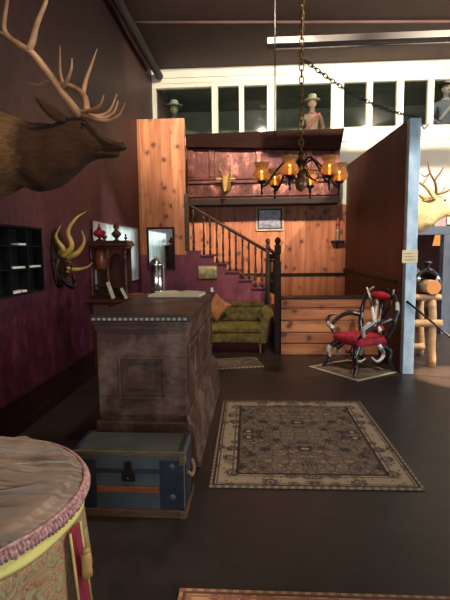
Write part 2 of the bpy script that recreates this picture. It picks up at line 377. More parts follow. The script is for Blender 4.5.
def chain(mb, pts, L=.075, r=.006):
    pts = [Vector(p) for p in pts]; d = [0]
    for p, q in zip(pts, pts[1:]): d.append(d[-1]+(q-p).length)
    n = max(1, int(d[-1]/(L*.72)))
    for i in range(n):
        s = (i+.5)/n*d[-1]; j = max(k for k in range(len(d)-1) if d[k] <= s); f = (s-d[j])/(d[j+1]-d[j])
        c = pts[j].lerp(pts[j+1], f); t = (pts[j+1]-pts[j]).normalized()
        s1 = t.cross(Vector((0,1,0))) if abs(t.y) < .9 else t.cross(Vector((1,0,0))); s1.normalize(); s2 = t.cross(s1)
        w = s1 if i % 2 else s2
        mb.tube([c + t*(L/2)*cos(2*pi*k/10) + w*(L*.27)*sin(2*pi*k/10) for k in range(10)], r, 5, closed=True)
    return mb

# chandelier -------------------------------------------------------------------
cc = Vector((.465, 5.0, 0)); hz = 2.49
ch = thing('chandelier', 'six-armed brass chandelier with amber glass lamp shades', 'chandelier', (cc.x, cc.y, hz))
MB().lathe([(.004,.12), (.02,.11), (.045,.07), (.03,.04), (.055,.0), (.07,-.05), (.06,-.10), (.03,-.14), (.035,-.17), (.015,-.2), (.002,-.22)], 20).build('hub', BRASS, ch, smooth=True)
MB().lathe([(.03,-.13), (.055,-.17), (.062,-.215), (.05,-.265), (.02,-.285), (.004,-.30)], 18).build('lower_bowl', plain('smoky_amber_bowl', lin(120,92,60), .25, .2), ch, smooth=True)
chain(MB(), [(0, 0, .11), (0, 0, ZC-hz)], .085, .007).build('chain', BRASS, ch, smooth=True)
MB().lathe([(.01, ZC-hz-.04), (.07, ZC-hz-.03), (.075, ZC-hz)], 16).build('ceiling_rose', BRASS, ch, smooth=True)
R = .41
for k, ang in enumerate((10, 70, 128, 190, 250, 306)):
    a = radians(ang); e = Vector((cos(a), sin(a), 0)); zz = -.16
    arm = MB().tube(spline([(e*.03+Vector((0,0,-.02))), (e*.14+Vector((0,0,.03))), (e*.27+Vector((0,0,-.10))), (e*.36+Vector((0,0,-.225))), (e*R+Vector((0,0,-.235)))], 6), .011, 8)
    ao = arm.build('arm', BLACK, ch, smooth=True)
    c = e*R
    m = MB(); horn(m, [e*.05+Vector((0,0,-.05)), e*.12+Vector((0,0,-.16)), e*.22+Vector((0,0,-.20)), e*.27+Vector((0,0,-.13)), e*.21+Vector((0,0,-.11))], .008, .005, 6, 6); m.build('scroll', BRASS, ao, smooth=True)
    MB().lathe([(.006,-.33), (.014,-.31), (.008,-.285), (.018,-.25), (.012,-.22), (.045,-.20), (.05,-.185), (.02,-.18)], 14, c).build('lamp_cup', BLACK, ao, smooth=True)
    prof = [(.042,-.185), (.074,-.168), (.090,-.14), (.085,-.112), (.066,-.086), (.056,-.066), (.062,-.045), (.076,-.018), (.080,-.006)]
    n = 24; rr = []
    for j, (r, z) in enumerate(prof):
        cr = .06*max(0, (j-6)/2)
        rr.append([(c.x+r*(1+cr*cos(8*2*pi*i/n))*cos(2*pi*i/n), c.y+r*(1+cr*cos(8*2*pi*i/n))*sin(2*pi*i/n), z+.004*max(0, j-7)*cos(8*2*pi*i/n)) for i in range(n)])
    g = MB().rings(rr, cap=False).build('lamp_shade', AMBER, ch, smooth=True)
    so = g.modifiers.new('s', 'SOLIDIFY'); so.thickness = .003
    MB().lathe([(.004,-.18), (.010,-.165), (.014,-.14), (.008,-.12), (.003,-.11)], 10, c).build('bulb', BULB, ch, smooth=True)

# swag chain from the chandelier's chain to the post and on to the window wall
p0 = Vector((cc.x+.03, 5.0, W(303, 60, Y=5.0).z)); p1 = Vector((1.94, 6.05, 3.19))
sw = [p0.lerp(p1, t)+Vector((0, 0, -.10*4*t*(1-t))) for t in [i/10 for i in range(11)]]
p2 = Vector((3.46, 9.95, 4.07))
tag(chain(MB(), sw, .075, .006).build('swag_chain', BLACK, smooth=True), 'black chain slanting from the chandelier chain to the pale blue post', 'chain')
tag(MB().tube([p1+Vector((.03,.02,0)), p1.lerp(p2, .5)+Vector((0,0,-.12)), p2], .012, 6).build('guy_wire', BLACK, smooth=True), 'short black wire from the post top to a white window frame', 'wire')
q = W(275, 60, Y=6.2)
tag(MB().tube([(q.x, 6.2, ZC), (q.x, 6.2, 3.0)], .007, 6).build('hanging_cord', RUBBER, smooth=True), 'thin straight black cord hanging left of the chandelier chain', 'cord')

# ------------------------------------------------------------------ parapet over the stair
pp = thing('balcony_parapet', 'dark panelled wooden balcony front with broad ledge above stairs', 'balcony', (0, 9.5, 0))
x0, x1 = -1.36, 1.645
MB().box(x0, x1, .06, .40, 2.52, 3.62).build('panel_field', COPPER, pp)
mb = MB()
mb.box(x0, x1, .02, .06, 2.66, 2.70).box(x0, x1, .01, .06, 2.92, 2.99).box(x0, x1, .02, .06, 3.0, 3.05)
for xx in (x0, -.93, .0, .12, .98, x1-.14): mb.box(xx, xx+.12, .025, .06, 3.05, 3.62)
mb.build('moulding', COPPER, pp, bevel=.012)
MB().box(x0, x1, -.02, .40, 2.50, 2.62).build('bottom_rail', BLACKW, pp, bevel=.01)
MB().prism([(x0-.005, 3.62), (x1-.02, 3.50), (x1+.05, 3.90), (x0-.005, 3.865)], -.10, .46).build('ledge', LEDGE, pp, bevel=.01)

# small gilded antelope head on it
dh = thing('antelope_head', 'small golden antelope head mounted on the dark balcony panel', 'trophy head', (W(226,185,Y=9.5).x, 9.55, W(226,185,Y=9.5).z))
GILT = plain('gilded_fur', lin(150,118,62), .5, .15, .3, 16)
secs = spline([(0,-.01,-.02,.10,.13), (0,-.10,-.02,.09,.12), (0,-.18,.06,.08,.09), (0,-.25,.06,.075,.08), (0,-.34,-.06,.05,.055), (0,-.40,-.14,.032,.035), (0,-.42,-.165,.015,.015)], 5)
MB().rings([[(x+a*cos(t), y+.3*b*sin(t)*-1, z+b*sin(t)) for t in [2*pi*i/14 for i in range(14)]] for x, y, z, a, b in secs]).build('head', GILT, dh, smooth=True)
for s in (-1, 1):
    m = MB(); horn(m, [(s*.04,-.2,.12), (s*.07,-.16,.22), (s*.11,-.15,.32), (s*.08,-.17,.42)], .022, .006); horn(m, [(s*.075,-.16,.23), (s*.12,-.22,.28)], .014, .004)
    m.build('antler', GILT, dh, smooth=True)
    MB().ball((s*.13,-.17,.1), .07, .02, .03).build('ear', GILT, dh, smooth=True)
    MB().ball((s*.068,-.27,.06), .014).build('eye', EYE, dh, smooth=True)

# ------------------------------------------------------------------ staircase
st = thing('staircase', 'wooden staircase climbing left with dark turned balusters', 'staircase', (0, YS, 0))
mb = MB()
for k in range(5):
    mb.box(sx[k+1]-.01, sx[k]+.03, -.03, 1.2, sz[k]-.002, sz[k]+.03)
mb.build('treads', plain('tread_maroon', lin(96,44,58), .5), st, bevel=.006)
def zr(x): return 1.63 + (x-.11)*(2.44-1.63)/(-1.24-.11)
MB().tube([(.17, .03, zr(.17)), (-1.25, .03, zr(-1.25))], .036, 8, flat=.8).build('handrail', BALW, st, smooth=True)
def spindle(h, r=.02):
    return [(r, 0), (r, h*.12), (r*.6, h*.14), (r*1.15, h*.2), (r*.7, h*.3), (r*1.05, h*.42), (r*.65, h*.56), (r*.55, h*.78), (r*1.05, h*.82), (r*.6, h*.86), (r*.9, h*.9), (r*.9, h)]
for k in range(5):
    for q in (.06, .175):
        xx = sx[k]-q; MB().lathe([(r, z+sz[k]+.03) for r, z in spindle(zr(xx)-sz[k]-.05, .024)], 8, (xx, .03, 0)).build('baluster', BALW, st, smooth=True)
for xx in (-1.14,): MB().lathe([(r, z+sz[4]+.1) for r, z in spindle(zr(xx)-sz[4]-.12, .024)], 8, (xx, .03, 0)).build('baluster', BALW, st, smooth=True)
def newel(mb, x, y, z0, z1, w):
    mb.box(x-w, x+w, y-w, y+w, z0, z1-.32).box(x-w*.7, x+w*.7, y-w*.7, y+w*.7, z1-.32, z1-.2).box(x-w, x+w, y-w, y+w, z1-.2, z1-.07)
    mb.lathe([(w*.5, z1-.07), (w*.9, z1-.06), (w*.5, z1-.05), (w*1.0, z1-.02), (w*.9, z1+.02), (w*.3, z1+.05)], 12, (x, y, 0))
    return mb
newel(MB(), .215, .03, .0, 1.76, .045).build('newel_post', BALW, st, bevel=.006)
MB().box(-1.30, -1.22, -.01, .07, 1.60, 2.62).build('upper_post', BALW, st, bevel=.006)
# landing posts beside the pine box
lp = thing('landing_railing', 'short dark railing with tall finial post left of pine box', 'railing', (.33, 7.22, 0))
newel(MB(), 0, 0, 0, 1.74, .05).build('post', BLACKW, lp, bevel=.006)
MB().tube([(0, .04, 1.50), (-.10, 1.28, 1.62)], .03, 8).build('rail', BLACKW, lp, smooth=True)
for t in (.2, .4, .6, .8): MB().lathe([(r, z+.87) for r, z in spindle(.66, .018)], 8, (-.10*t, .04+1.24*t, 0)).build('baluster', BLACKW, lp, smooth=True)

# pine box (half wall) with dark top
bx = thing('pine_half_wall', 'low pine box of stacked horizontal boards beside the partition', 'half wall', (.376, 7.1, 0))
mb = MB(); hs = [0, .18, .35, .535, .72, .86]
for i in range(5): mb.box(0, 1.46, 0, .03, hs[i]+.006, hs[i+1]-.006)
mb.build('board_front', PINE_H, bx, bevel=.006)
MB().box(.005, 1.46, .03, .4, 0, .855).build('body', BLACKW, bx)
MB().box(-.005, 1.465, -.01, .42, .856, .876).build('top_board', BLACKW, bx, bevel=.006)
struct(MB().box(.285, 1.855, 7.55, 9.96, 0, .45).build('floor_landing', BLACKW))

# ------------------------------------------------------------------ pictures, mirrors
def picture(name, label, cat, u0, v0, u1, v1, Y, fw_, fmat, img, gap=0, matt=None):
    A = W(u0, max(v0, v1), Y=Y); B = W(u1, min(v0, v1), Y=Y); w, h = B.x-A.x, B.z-A.z
    t = thing(name, label, cat, (A.x, Y, A.z))
    MB().box(0, w, -.035, 0, 0, fw_).box(0, w, -.035, 0, h-fw_, h).box(0, fw_, -.035, 0, fw_, h-fw_).box(w-fw_, w, -.035, 0, fw_, h-fw_).build('frame', fmat, t, bevel=.006)
    if matt: MB().box(fw_, w-fw_, -.014, -.002, fw_, h-fw_).build('mat_board', matt, t)
    MB().box(fw_+gap, w-fw_-gap, -.02, -.002, fw_+gap, h-fw_-gap).build('picture_sheet' if cat != 'mirror' else 'mirror_glass', img, t)
    return t
g = G('misty_print'); x, y, z = g.xyz(); a = g.noise(9, g.scale(g.co, (1,1,1.4)), 4, .6)
g.set(Base_Color=g.ramp(g.M('MULTIPLY_ADD', z, .5, g.M('MULTIPLY', a, .9)), [(.4, lin(96,94,106)), (.58, lin(150,146,158)), (.8, lin(188,188,198))]), Roughness=.3)
picture('framed_print', 'cream-framed blue-grey print on the pine back wall', 'picture', 256, 231, 283.5, 207, YB-.002, .03, plain('cream_frame', lin(176,160,124), .5), g.m, .035, plain('dark_mat', lin(64,58,60), .7))
g = G('landscape_canvas'); x, y, z = g.xyz(); a = g.noise(9, None, 4, .6)
g.set(Base_Color=g.ramp(g.M('MULTIPLY_ADD', a, .7, g.M('MULTIPLY', z, 1.9)), [(.32, lin(96,72,44)), (.48, lin(128,120,72)), (.6, lin(176,166,120)), (.75, lin(232,210,170))]), Roughness=.5)
picture('landscape_painting', 'small thin-framed landscape painting hanging on the maroon stair wall', 'picture', 198, 278.5, 217.5, 265, YS-.002, .014, plain('thin_gold_frame', lin(150,118,70), .5, .3), g.m)
MIR = plain('clear_mirror', (.86,.9,.88), .03, 1, .02, 2)
picture('wall_mirror', 'narrow dark-framed upright mirror on the pine panel', 'mirror', 148, 270, 174.5, 227, YS-.002, .035, BLACKW, MIR)
g = G('hazy_mirror'); a = g.noise(1.6, None, 4, .6); b = g.noise(5, g.scale(g.co, (1,1.4,.5)), 4, .6); f = g.ramp(b, [(.3, lin(150,170,170)), (.65, lin(232,244,238))])
g.set(Base_Color=f, Metallic=.35, Roughness=.3)
hm = thing('hazy_mirror', 'large hazy silvered mirror on the maroon wall behind the hutch', 'mirror', (XL, 6.05, 1.1))
MB().box(0, .012, 0, 2.35, 0, .90).build('mirror_glass', g.m, hm)
MB().box(0, .02, -.02, 0, -.02, .92).box(0, .02, 2.35, 2.37, -.02, .92).box(0, .02, 0, 2.35, .90, .92).box(0, .02, 0, 2.35, -.02, 0).build('frame', HUTCHW, hm, bevel=.004)

# little bracket shelf with a figurine on the back wall
q = W(337, 243, Y=YB); sh = thing('bracket_shelf', 'small dark bracket shelf on the pine wall near the corner', 'shelf', (q.x, YB, q.z))
MB().prism([(-.12,0), (.12,0), (.14,.05), (-.14,.05)], -.16, 0).build('shelf_board', BLACK, sh, bevel=.006)
MB().prism([(0,-.12), (-.10,0), (0,0)], -.01, .01, 'x').build('bracket', BLACK, sh)
fg = thing('figurine', 'small pale and red figurine standing on the bracket shelf', 'figurine', (q.x, YB-.08, q.z+.052))
MB().lathe([(.04,0), (.05,.02), (.03,.08), (.045,.14), (.04,.2), (.02,.24)], 12).build('robe', plain('figurine_cream', lin(160,130,110), .5), fg, smooth=True)
MB().ball((0,0,.275), .035).build('head', plain('figurine_face', lin(176,140,116), .5), fg, smooth=True)
MB().lathe([(.045,.29), (.03,.34), (.025,.44), (.004,.52)], 10).build('hat', plain('figurine_red', lin(140,50,44), .5), fg, smooth=True)

# sign on the blue post
A = W(402, 263, Y=PY-.065); B = W(418, 250, Y=PY-.065)
sg = thing('paper_notice', 'small cream paper notice pinned on the pale blue post', 'sign', (A.x, PY-.0595, A.z))
MB().box(0, B.x-A.x, -.006, 0, 0, B.z-A.z).build('sheet', plain('notice_paper', lin(226,206,164), .7, 0, .05), sg)
mb = MB()
for i in range(3): mb.box(.025, B.x-A.x-.03-.02*i, -.0075, -.006, .035+.038*i, .043+.038*i)
mb.build('printed_lines', plain('notice_ink', lin(150,110,80), .7), sg)
kb = W(407, 302, Y=PY-.065); sp_ = thing('cord_hook', 'small dark round hook halfway up the pale blue post', 'hook', (1.90, PY-.06, kb.z))
MB().lathe([(.018,0), (.018,.006), (.008,.012), (.012,.02), (.004,.026)], 12, axis='y').build('knob', BLACK, sp_, smooth=True)
e = W(450, 337, Y=5.85)
d = (e-Vector((1.90, PY-.08, kb.z))); pe = Vector((1.90, PY-.08, kb.z))+d*((kb.z-.01)/-d.z)
tag(MB().tube([(1.90, PY-.08, kb.z), pe], .013, 8).build('barrier_cord', RUBBER, smooth=True), 'straight black cord slanting down from the pale blue post', 'cord')

# ------------------------------------------------------------------ counter
ct = thing('counter', 'dark worn wooden shop counter with panelled front and dentil edge', 'counter', (-.845, 3.37, 0))
x0, x1, L = -.33, .33, 1.98
MB().box(x0, x1, 0, L, 0, 1.04).build('body', DARK, ct)
mb = MB().box(x0, x1, -.02, 0, .38, .52).box(x0, x1, -.02, 0, .82, 1.0).box(x0, -.16, -.02, 0, .52, .82).box(.16, x1, -.02, 0, .52, .82)
mb.box(-.175, .175, -.036, 0, .51, .53).box(-.175, .175, -.036, 0, .81, .83).box(-.175, -.155, -.036, 0, .53, .81).box(.155, .175, -.036, 0, .53, .81)
mb.box(-.11, .11, -.008, 0, .575, .765)
mb.build('front_frame', DARK, ct, bevel=.005)
mb = MB()
for k in range(3):
    a = .06+k*.64; b = a+.58
    mb.box(x1, x1+.014, a, b, .52, .56).box(x1, x1+.014, a, b, .86, .90).box(x1, x1+.014, a, a+.04, .56, .86).box(x1, x1+.014, b-.04, b, .56, .86).box(x1, x1+.007, a+.1, b-.1, .60, .82)
mb.build('side_frame', DARK, ct, bevel=.004)
mb = MB().prism([(x1, 0), (x1+.10, 0), (x1+.10, .05), (x1+.085, .06), (x1+.06, .27), (x1+.05, .33), (x1+.03, .345), (x1+.02, .38), (x1, .39)], -.06, L+.02)
mb.box(x0-.02, x1-.001, -.055, -.005, 0, .34)
mb.build('plinth', DARK, ct, bevel=.008)
MB().box(x0-.015, x1+.015, -.02, L+.015, 1.02, 1.065).box(x0-.03, x1+.03, -.035, L+.03, 1.065, 1.09).build('cornice', DARK, ct, bevel=.006)
MB().box(x0-.035, x1+.045, -.05, L+.05, 1.09, 1.14).build('top', DARK_TOP, ct, bevel=.006)
mb = MB()
for k in range(18):
    xx = x0-.02+k*.0395; mb.box(xx, xx+.024, -.054, -.05, 1.102, 1.12)
mb.build('dentil_inlay', plain('ivory_inlay', lin(170,164,152), .5), ct)

# ledger book on the counter
bk = thing('ledger_book', 'large flat open ledger with cream pages on the counter top', 'book', (-.80, 4.72, 1.14), radians(-4))
MB().box(-.27, .27, -.18, .18, 0, .008).build('cover', LEATHER, bk, bevel=.003)
m = MB()
for s in (-1, 1):
    pr = [(0, .034), (s*.06, .046), (s*.15, .044), (s*.255, .03), (s*.26, .008), (0, .008)]
    m.prism(pr if s > 0 else pr[::-1], -.17, .17)
m.build('pages', PAPER, bk, bevel=.003)
kn = thing('white_knob', 'tiny white porcelain knob near the far right counter edge', 'knob', (-.50, 5.25, 1.14))
MB().lathe([(.022,0), (.022,.012), (.012,.02), (.018,.03), (.016,.04), (.004,.046)], 12).build('knob', plain('porcelain', (.8,.8,.78), .2), kn, smooth=True)
# chrome urn
ur = thing('chrome_urn', 'tall domed polished steel urn standing on the counter end', 'urn', (-1.12, 5.22, 1.14))
MB().lathe([(.08,0), (.082,.015), (.07,.03), (.07,.29), (.078,.30), (.078,.315), (.066,.335), (.04,.365), (.012,.38), (.014,.40), (.003,.41)], 24).build('body', CHROME, ur, smooth=True)
MB().tube([(.03,-.07,.06), (.035,-.11,.06), (.035,-.115,.04)], .01, 8).build('tap', BRASS, ur, smooth=True)
MB().box(.082, .094, -.02, .02, 0, .32).build('gauge', plain('gauge_steel', lin(150,150,140), .3, .7), ur, bevel=.003)

# ------------------------------------------------------------------ hutch
hu = thing('carved_hutch', 'carved mahogany hutch with arched niches against the maroon wall', 'hutch', (-1.88, 5.9, 0)); hu.scale = (1, 1, 1.035)
hx0, hx1 = -.26, .24
MB().box(hx0, hx1+.02, .0, .34, 0, .93).build('cabinet', HUTCHW, hu, bevel=.006)
dr = MB().box(hx0+.04, -.02, -.014, 0, .70, .89).build('drawer', plain('drawer_walnut', lin(124,72,48), .4), hu, bevel=.006)
MB().ball((-.12, -.025, .8), .014).build('knob', BRASS, dr, smooth=True)
MB().box(hx0-.01, hx1+.06, -.17, .35, .93, .965).build('worktop', HUTCHW, hu, bevel=.006)
MB().box(hx0+.02, hx1-.01, .24, .27, .965, 1.58).build('back_board', HUTCHW, hu)
mb = MB().box(hx0, hx1, .0, .29, 1.58, 1.61).box(hx0-.03, hx1+.03, -.03, .30, 1.61, 1.65).box(hx0-.01, hx1+.01, -.01, .30, 1.65, 1.68)
mb.build('cornice', HUTCHW, hu, bevel=.006)
for xx in (hx0+.025, -.02, hx1-.03): MB().lathe([(r, z+.965) for r, z in spindle(.615, .026)], 12, (xx, .03, 0)).build('column', HUTCHW, hu, smooth=True)
# arch over right niche
arc = [(.0, 1.58), (.0, 1.42)] + [(.10-.085*cos(t), 1.42+.10*sin(t)) for t in [pi*i/10 for i in range(11)]] + [(.20, 1.42), (.20, 1.58)]
MB().prism(arc, .02, .05).build('arch', HUTCHW, hu)
MB().lathe([(.085, 1.32), (.095, 1.34), (.095, 1.56), (.085, 1.58)], 18, (-.13, .14, 0)).build('bowed_panel', plain('bowed_walnut', lin(112,58,36), .22), hu, smooth=True)
MB().box(hx0+.04, -.04, .02, .24, 1.12, 1.135).box(.0, .2, .02, .24, 1.10, 1.115).build('shelf', HUTCHW, hu)
for xx, sc in ((-.06, .8), (.10, 1.35), (.22, .5)):
    MB().lathe([(r*sc, z*sc+1.68) for r, z in ((.03,0), (.012,.015), (.02,.025), (.045,.05), (.048,.065), (.02,.09), (.014,.1), (.03,.12), (.022,.14), (.004,.16))], 14, (xx, .06, 0)).build('finial', HUTCHW, hu, smooth=True)
rl = thing('ruby_oil_lamp', 'ruby red glass oil lamp on top of the hutch', 'lamp', (-2.01, 5.98, 1.739))
MB().lathe([(.04,0), (.045,.012), (.015,.025), (.018,.04)], 14).build('foot', BLACK, rl, smooth=True)
MB().lathe([(.018,.04), (.055,.055), (.075,.085), (.07,.115), (.035,.14), (.03,.15)], 18).build('bowl', REDG, rl, smooth=True)
MB().lathe([(.026,.15), (.03,.165), (.012,.18), (.016,.2), (.004,.22)], 12).build('cap', HUTCHW, rl, smooth=True)
# books leaning in / on hutch
for i, (u, v, w_, h_, tilt, lab) in enumerate(((112.5, 292, .045, .22, -20, 'pale booklet leaning in the arched niche of the hutch'), (126, 302, .035, .15, -28, 'small white pamphlet leaning at the right end of the hutch'))):
    q = W(u, v, Y=5.86-.03*i)
    b_ = thing('booklet', lab, 'booklet', (q.x+.03, 5.80 if i == 0 else 5.76, 1.0), 0, 'booklets leaning in the hutch')
    o = MB().box(-w_/2, w_/2, -.008, .008, 0, h_).build('cover', plain('booklet_cover', lin(196,190,176), .6), b_, bevel=.002); o.rotation_euler = (radians(-6), radians(tilt), 0)
    o.location.z = .01
q = W(131, 300, Y=6.1)
wb = thing('wooden_box', 'small orange-brown wooden box at the right side of hutch', 'box', (q.x+.06, 6.12, 0))
MB().box(-.085, .085, -.08, .08, .88, 1.02).build('box_body', plain('box_oak', lin(150,86,50), .45), wb, bevel=.004)
MB().box(-.09, .09, -.085, .085, 1.02, 1.04).build('lid', plain('box_lid', lin(128,70,42), .45), wb, bevel=.004)
MB().box(-.07, .07, -.07, .07, 0, .88).build('pedestal', HUTCHW, wb)

# ------------------------------------------------------------------ black shelf on left wall
q0 = W(0, 222, X=XL); q1 = W(33, 240, X=XL)
bs = thing('wall_shelf_unit', 'black open shelf unit mounted at the left end of maroon wall', 'shelf unit', (XL, 3.55, 0))
SH = plain('black_shelf_paint', (.007,.007,.008), .8, 0, .2, 6, Specular_IOR_Level=.1); SHE = plain('painted_edge_highlight', lin(226,226,220), .4)
z0, z1, y1, dp = 1.23, 1.83, .84, .10
mb = MB().box(0, .012, 0, y1, z0, z1).box(0, dp, 0, .02, z0, z1).box(0, dp, y1-.02, y1, z0, z1).box(0, dp, 0, y1, z1-.02, z1).box(0, dp, 0, y1, z0, z0+.02)
mb.box(0, dp, .53, .55, z0, z1).box(0, dp*.9, .25, .265, z0, z1).build('case', SH, bs, bevel=.003)
shz = [1.45, 1.65]
for z in shz: MB().box(.012, dp-.004, .02, y1-.02, z, z+.012).build('shelf', SH, bs)
for (ya, yb, z) in ((.40,.525,1.662), (.29,.49,1.462), (.58,.79,1.462), (.27,.39,1.252), (.43,.50,1.252)):
    MB().box(.02, dp-.006, ya, yb, z, z+.018).build('edge_highlight', SHE, bs, bevel=.003)  # pale strips paint in the light caught by the shelf edges

# gold horn rack -------------------------------------------------------------
q = W(58, 258, X=XL); hr = thing('horn_rack', 'wall rack of curling golden horns on the maroon wall', 'horn rack', (XL-.003, q.y, q.z))
MB().lathe([(.005,.05), (.12,.045), (.16,.03), (.17,0)], 22, axis='x').build('plaque', BLACKW, hr, smooth=True).scale = (1, 1.15, 1.9)
HB = plain('bronze_scroll', lin(78,58,34), .4, .5)
for pts, r in (([(.05,.0,.02), (.16,.0,.12), (.12,.02,.28), (.20,.05,.42), (.30,.1,.50)], .035), ([(.05,.10,.0), (.18,.12,.06), (.24,.16,.18), (.20,.2,.30)], .036),
               ([(.05,-.06,.05), (.12,-.14,.10), (.06,-.16,.22), (.10,-.12,.34)], .032), ([(.05,.1,-.12), (.14,.16,-.13), (.24,.2,-.11), (.30,.22,-.06)], .026)):
    m = MB(); horn(m, pts, r, .004, 10, 7, 1.3); m.build('horn', GOLDH, hr, smooth=True)
m = MB(); horn(m, [(.04,-.1,-.05), (.09,-.2,-.02), (.06,-.22,-.16), (.05,-.18,-.28)], .016, .008); horn(m, [(.04,0,-.02), (.14,.02,-.06), (.12,.04,-.14)], .014, .008); m.build('scroll', HB, hr, smooth=True)
m = MB(); m.tube(spline([(.08,-.10,-.22), (.13,-.05,-.29), (.14,.04,-.31), (.13,.12,-.27), (.10,.15,-.2)], 5), [.02+.0013*i if i < 11 else .046-.0013*i for i in range(21)], 10); m.build('hook_bar', BLACK, hr, smooth=True)
MB().ball((.12,-.06,-.15), .035).build('boss', BRASS, hr, smooth=True)

# ------------------------------------------------------------------ elk heads
def elk(name, label, loc, fur, ant_m, sc=1.0, antlers=None, off=21.0):
    t = thing(name, label, 'elk head', loc, 0, 'mounted elk heads'); t.scale = (sc,)*3
    K = 127.0; Z0 = 155
    def s(u): return (u+off)/K
    def z(v): return (Z0-v)/K
    raw = [(-off,106,200,.26), (0,111,197,.27), (18,118,188,.245), (37,126,192,.22), (56,127,189,.185), (72,122,179,.155), (86,121.5,168,.125), (97,130,162,.10), (107,140,157,.072), (118,145,155,.06), (125,147.5,154,.05), (128.5,149.5,152.5,.018)]
    sec = spline([(s(u), (z(a)+z(b))/2, (z(a)-z(b))/2, w) for u, a, b, w in raw], 5)
    rr = []
    for i, (x, zc, hh, w) in enumerate(sec):
        ring = []
        for j in range(28):
            a = 2*pi*j/28; n = noise.noise(Vector((x*9, cos(a)*2.2, sin(a)*2.2+3)))*.028*min(1, max(0, (.95-x)*3))
            ring.append((x, w*cos(a)*(1+.12*sin(a)*-1)+n*cos(a), zc+(hh+n)*sin(a)))
        rr.append(ring)
    MB().rings(rr).build('head', fur, t, smooth=True)
    js = spline([(s(92),z(156),.035,.075), (s(102),z(157),.034,.06), (s(112),z(157.6),.028,.05), (s(119),z(157.8),.022,.04), (s(122),z(157.2),.008,.014)], 4)
    MB().rings([[(x, w*cos(a), zc+h*sin(a)) for a in [2*pi*k/16 for k in range(16)]] for x, zc, h, w in js]).build('lower_jaw', fur, t, smooth=True)
    MB().ball((s(125.5), 0, z(149)), .026, .045, .02).build('nose', NOSE, t, smooth=True)
    for sd in (-1, 1):
        MB().ball((s(91), sd*.108, z(131)), .017, .014, .014).build('eye', EYE, t, smooth=True)
        m = MB(); rr = []
        A = Vector((s(74), sd*.11, z(126))); B = Vector((s(54), sd*.26, z(112)))
        for q in range(8):
            f = q/7; c = A.lerp(B, f)+Vector((0, 0, -.02*sin(pi*f))); w = .052*sin(pi*(.12+.86*f))**.7
            rr.append([c+Vector((w*.35*sin(a), sd*.3*w*sin(a), w*cos(a))) for a in [2*pi*k/12 for k in range(12)]])
        m.rings(rr).build('ear', fur, t, smooth=True)
    lo = Vector(loc)
    for poly_list in antlers:
        m = MB()
        for pts, ra, rb in poly_list: horn(m, pts, ra, rb, 9, 6, 1.4)
        m.build('antler', ant_m, t, smooth=True)
    return t
EY = 3.7; lo = Vector((XL-.002, EY, W(-21, 155, Y=EY).z))
def E(l): return [tuple(W(u, v, Y=EY+dy)-lo) for u, v, dy in l]
near = [(E([(80,116,-.07), (70,103,-.14), (61,92,-.20), (50,76,-.26), (38,60,-.28), (28,49,-.30)]), .031, .025),
        (E([(29,50,-.30), (33,40,-.31), (37,24,-.32), (46,2,-.33), (48,-10,-.33)]), .026, .007),
        (E([(30,51,-.30), (18,44,-.31), (8,36,-.32), (4,26,-.33), (7,2,-.34), (9,-12,-.34)]), .024, .008),
        (E([(10,38,-.32), (2,33,-.33), (-8,30,-.34)]), .012, .004),
        (E([(60,88,-.20), (66,82,-.24), (71,70,-.27), (72,58,-.28)]), .018, .004),
        (E([(82,114,-.07), (94,119,-.13), (108,121,-.17), (119,115,-.2), (125,103,-.2)]), .022, .004),
        (E([(80,112,-.08), (92,110,-.14), (100,105,-.17), (104,95,-.18)]), .018, .004)]
far = [(E([(87,116,.07), (86,102,.14), (82,93,.20), (70,86,.28), (60,84,.33)]), .026, .018),
       (E([(83,94,.20), (86,80,.24), (91,66,.26), (97,49,.27)]), .02, .004),
       (E([(63,85,.32), (60,72,.35), (60,58,.36), (60,46,.36)]), .016, .004),
       (E([(61,84,.33), (48,82,.38), (38,85,.42), (27,83,.45)]), .017, .004),
       (E([(88,116,.07), (100,116,.12), (110,110,.15), (117,94,.16)]), .02, .004),
       (E([(90,117,.06), (104,118,.10), (114,112,.13), (118,101,.14)]), .018, .004)]
elk('elk_head', 'dark-maned bull elk head with huge antlers on the maroon wall', lo, FUR1, ANT, antlers=(near, far), off=14.7)
l2 = Vector((1.959, 7.5, W(440, 201, Y=7.5).z - (155-131)/127))
ANT2 = m_antler('weathered_antler', lin(96,66,44), lin(164,124,88))
a2 = [[([(.76,s*.08,.27), (.70,s*.2,.42), (.56,s*.34,.58), (.50,s*.42,.72)], .024, .006), ([(.66,s*.25,.46), (.74,s*.28,.58), (.80,s*.28,.70)], .017, .004), ([(.78,s*.08,.28), (.92,s*.14,.33), (1.0,s*.16,.46)], .018, .004), ([(.58,s*.32,.55), (.50,s*.3,.52), (.42,s*.3,.58)], .014, .004)] for s in (-1, 1)]
elk('elk_head', 'pale tan elk head beyond the blue post facing right', l2, FUR2, ANT2, sc=1.0, antlers=a2)

# ------------------------------------------------------------------ sofa
sf = thing('velvet_sofa', 'tufted olive green velvet sofa with scrolled arm under the stairs', 'sofa', (-.50, 7.15, 0))
MB().box(-.72, .58, .0, .58, .17, .33).build('base', OLIVE, sf, bevel=.03, seg=3)
MB().box(-.70, .60, -.02, .56, .32, .44).build('seat_cushion', OLIVE, sf, bevel=.05, seg=4)
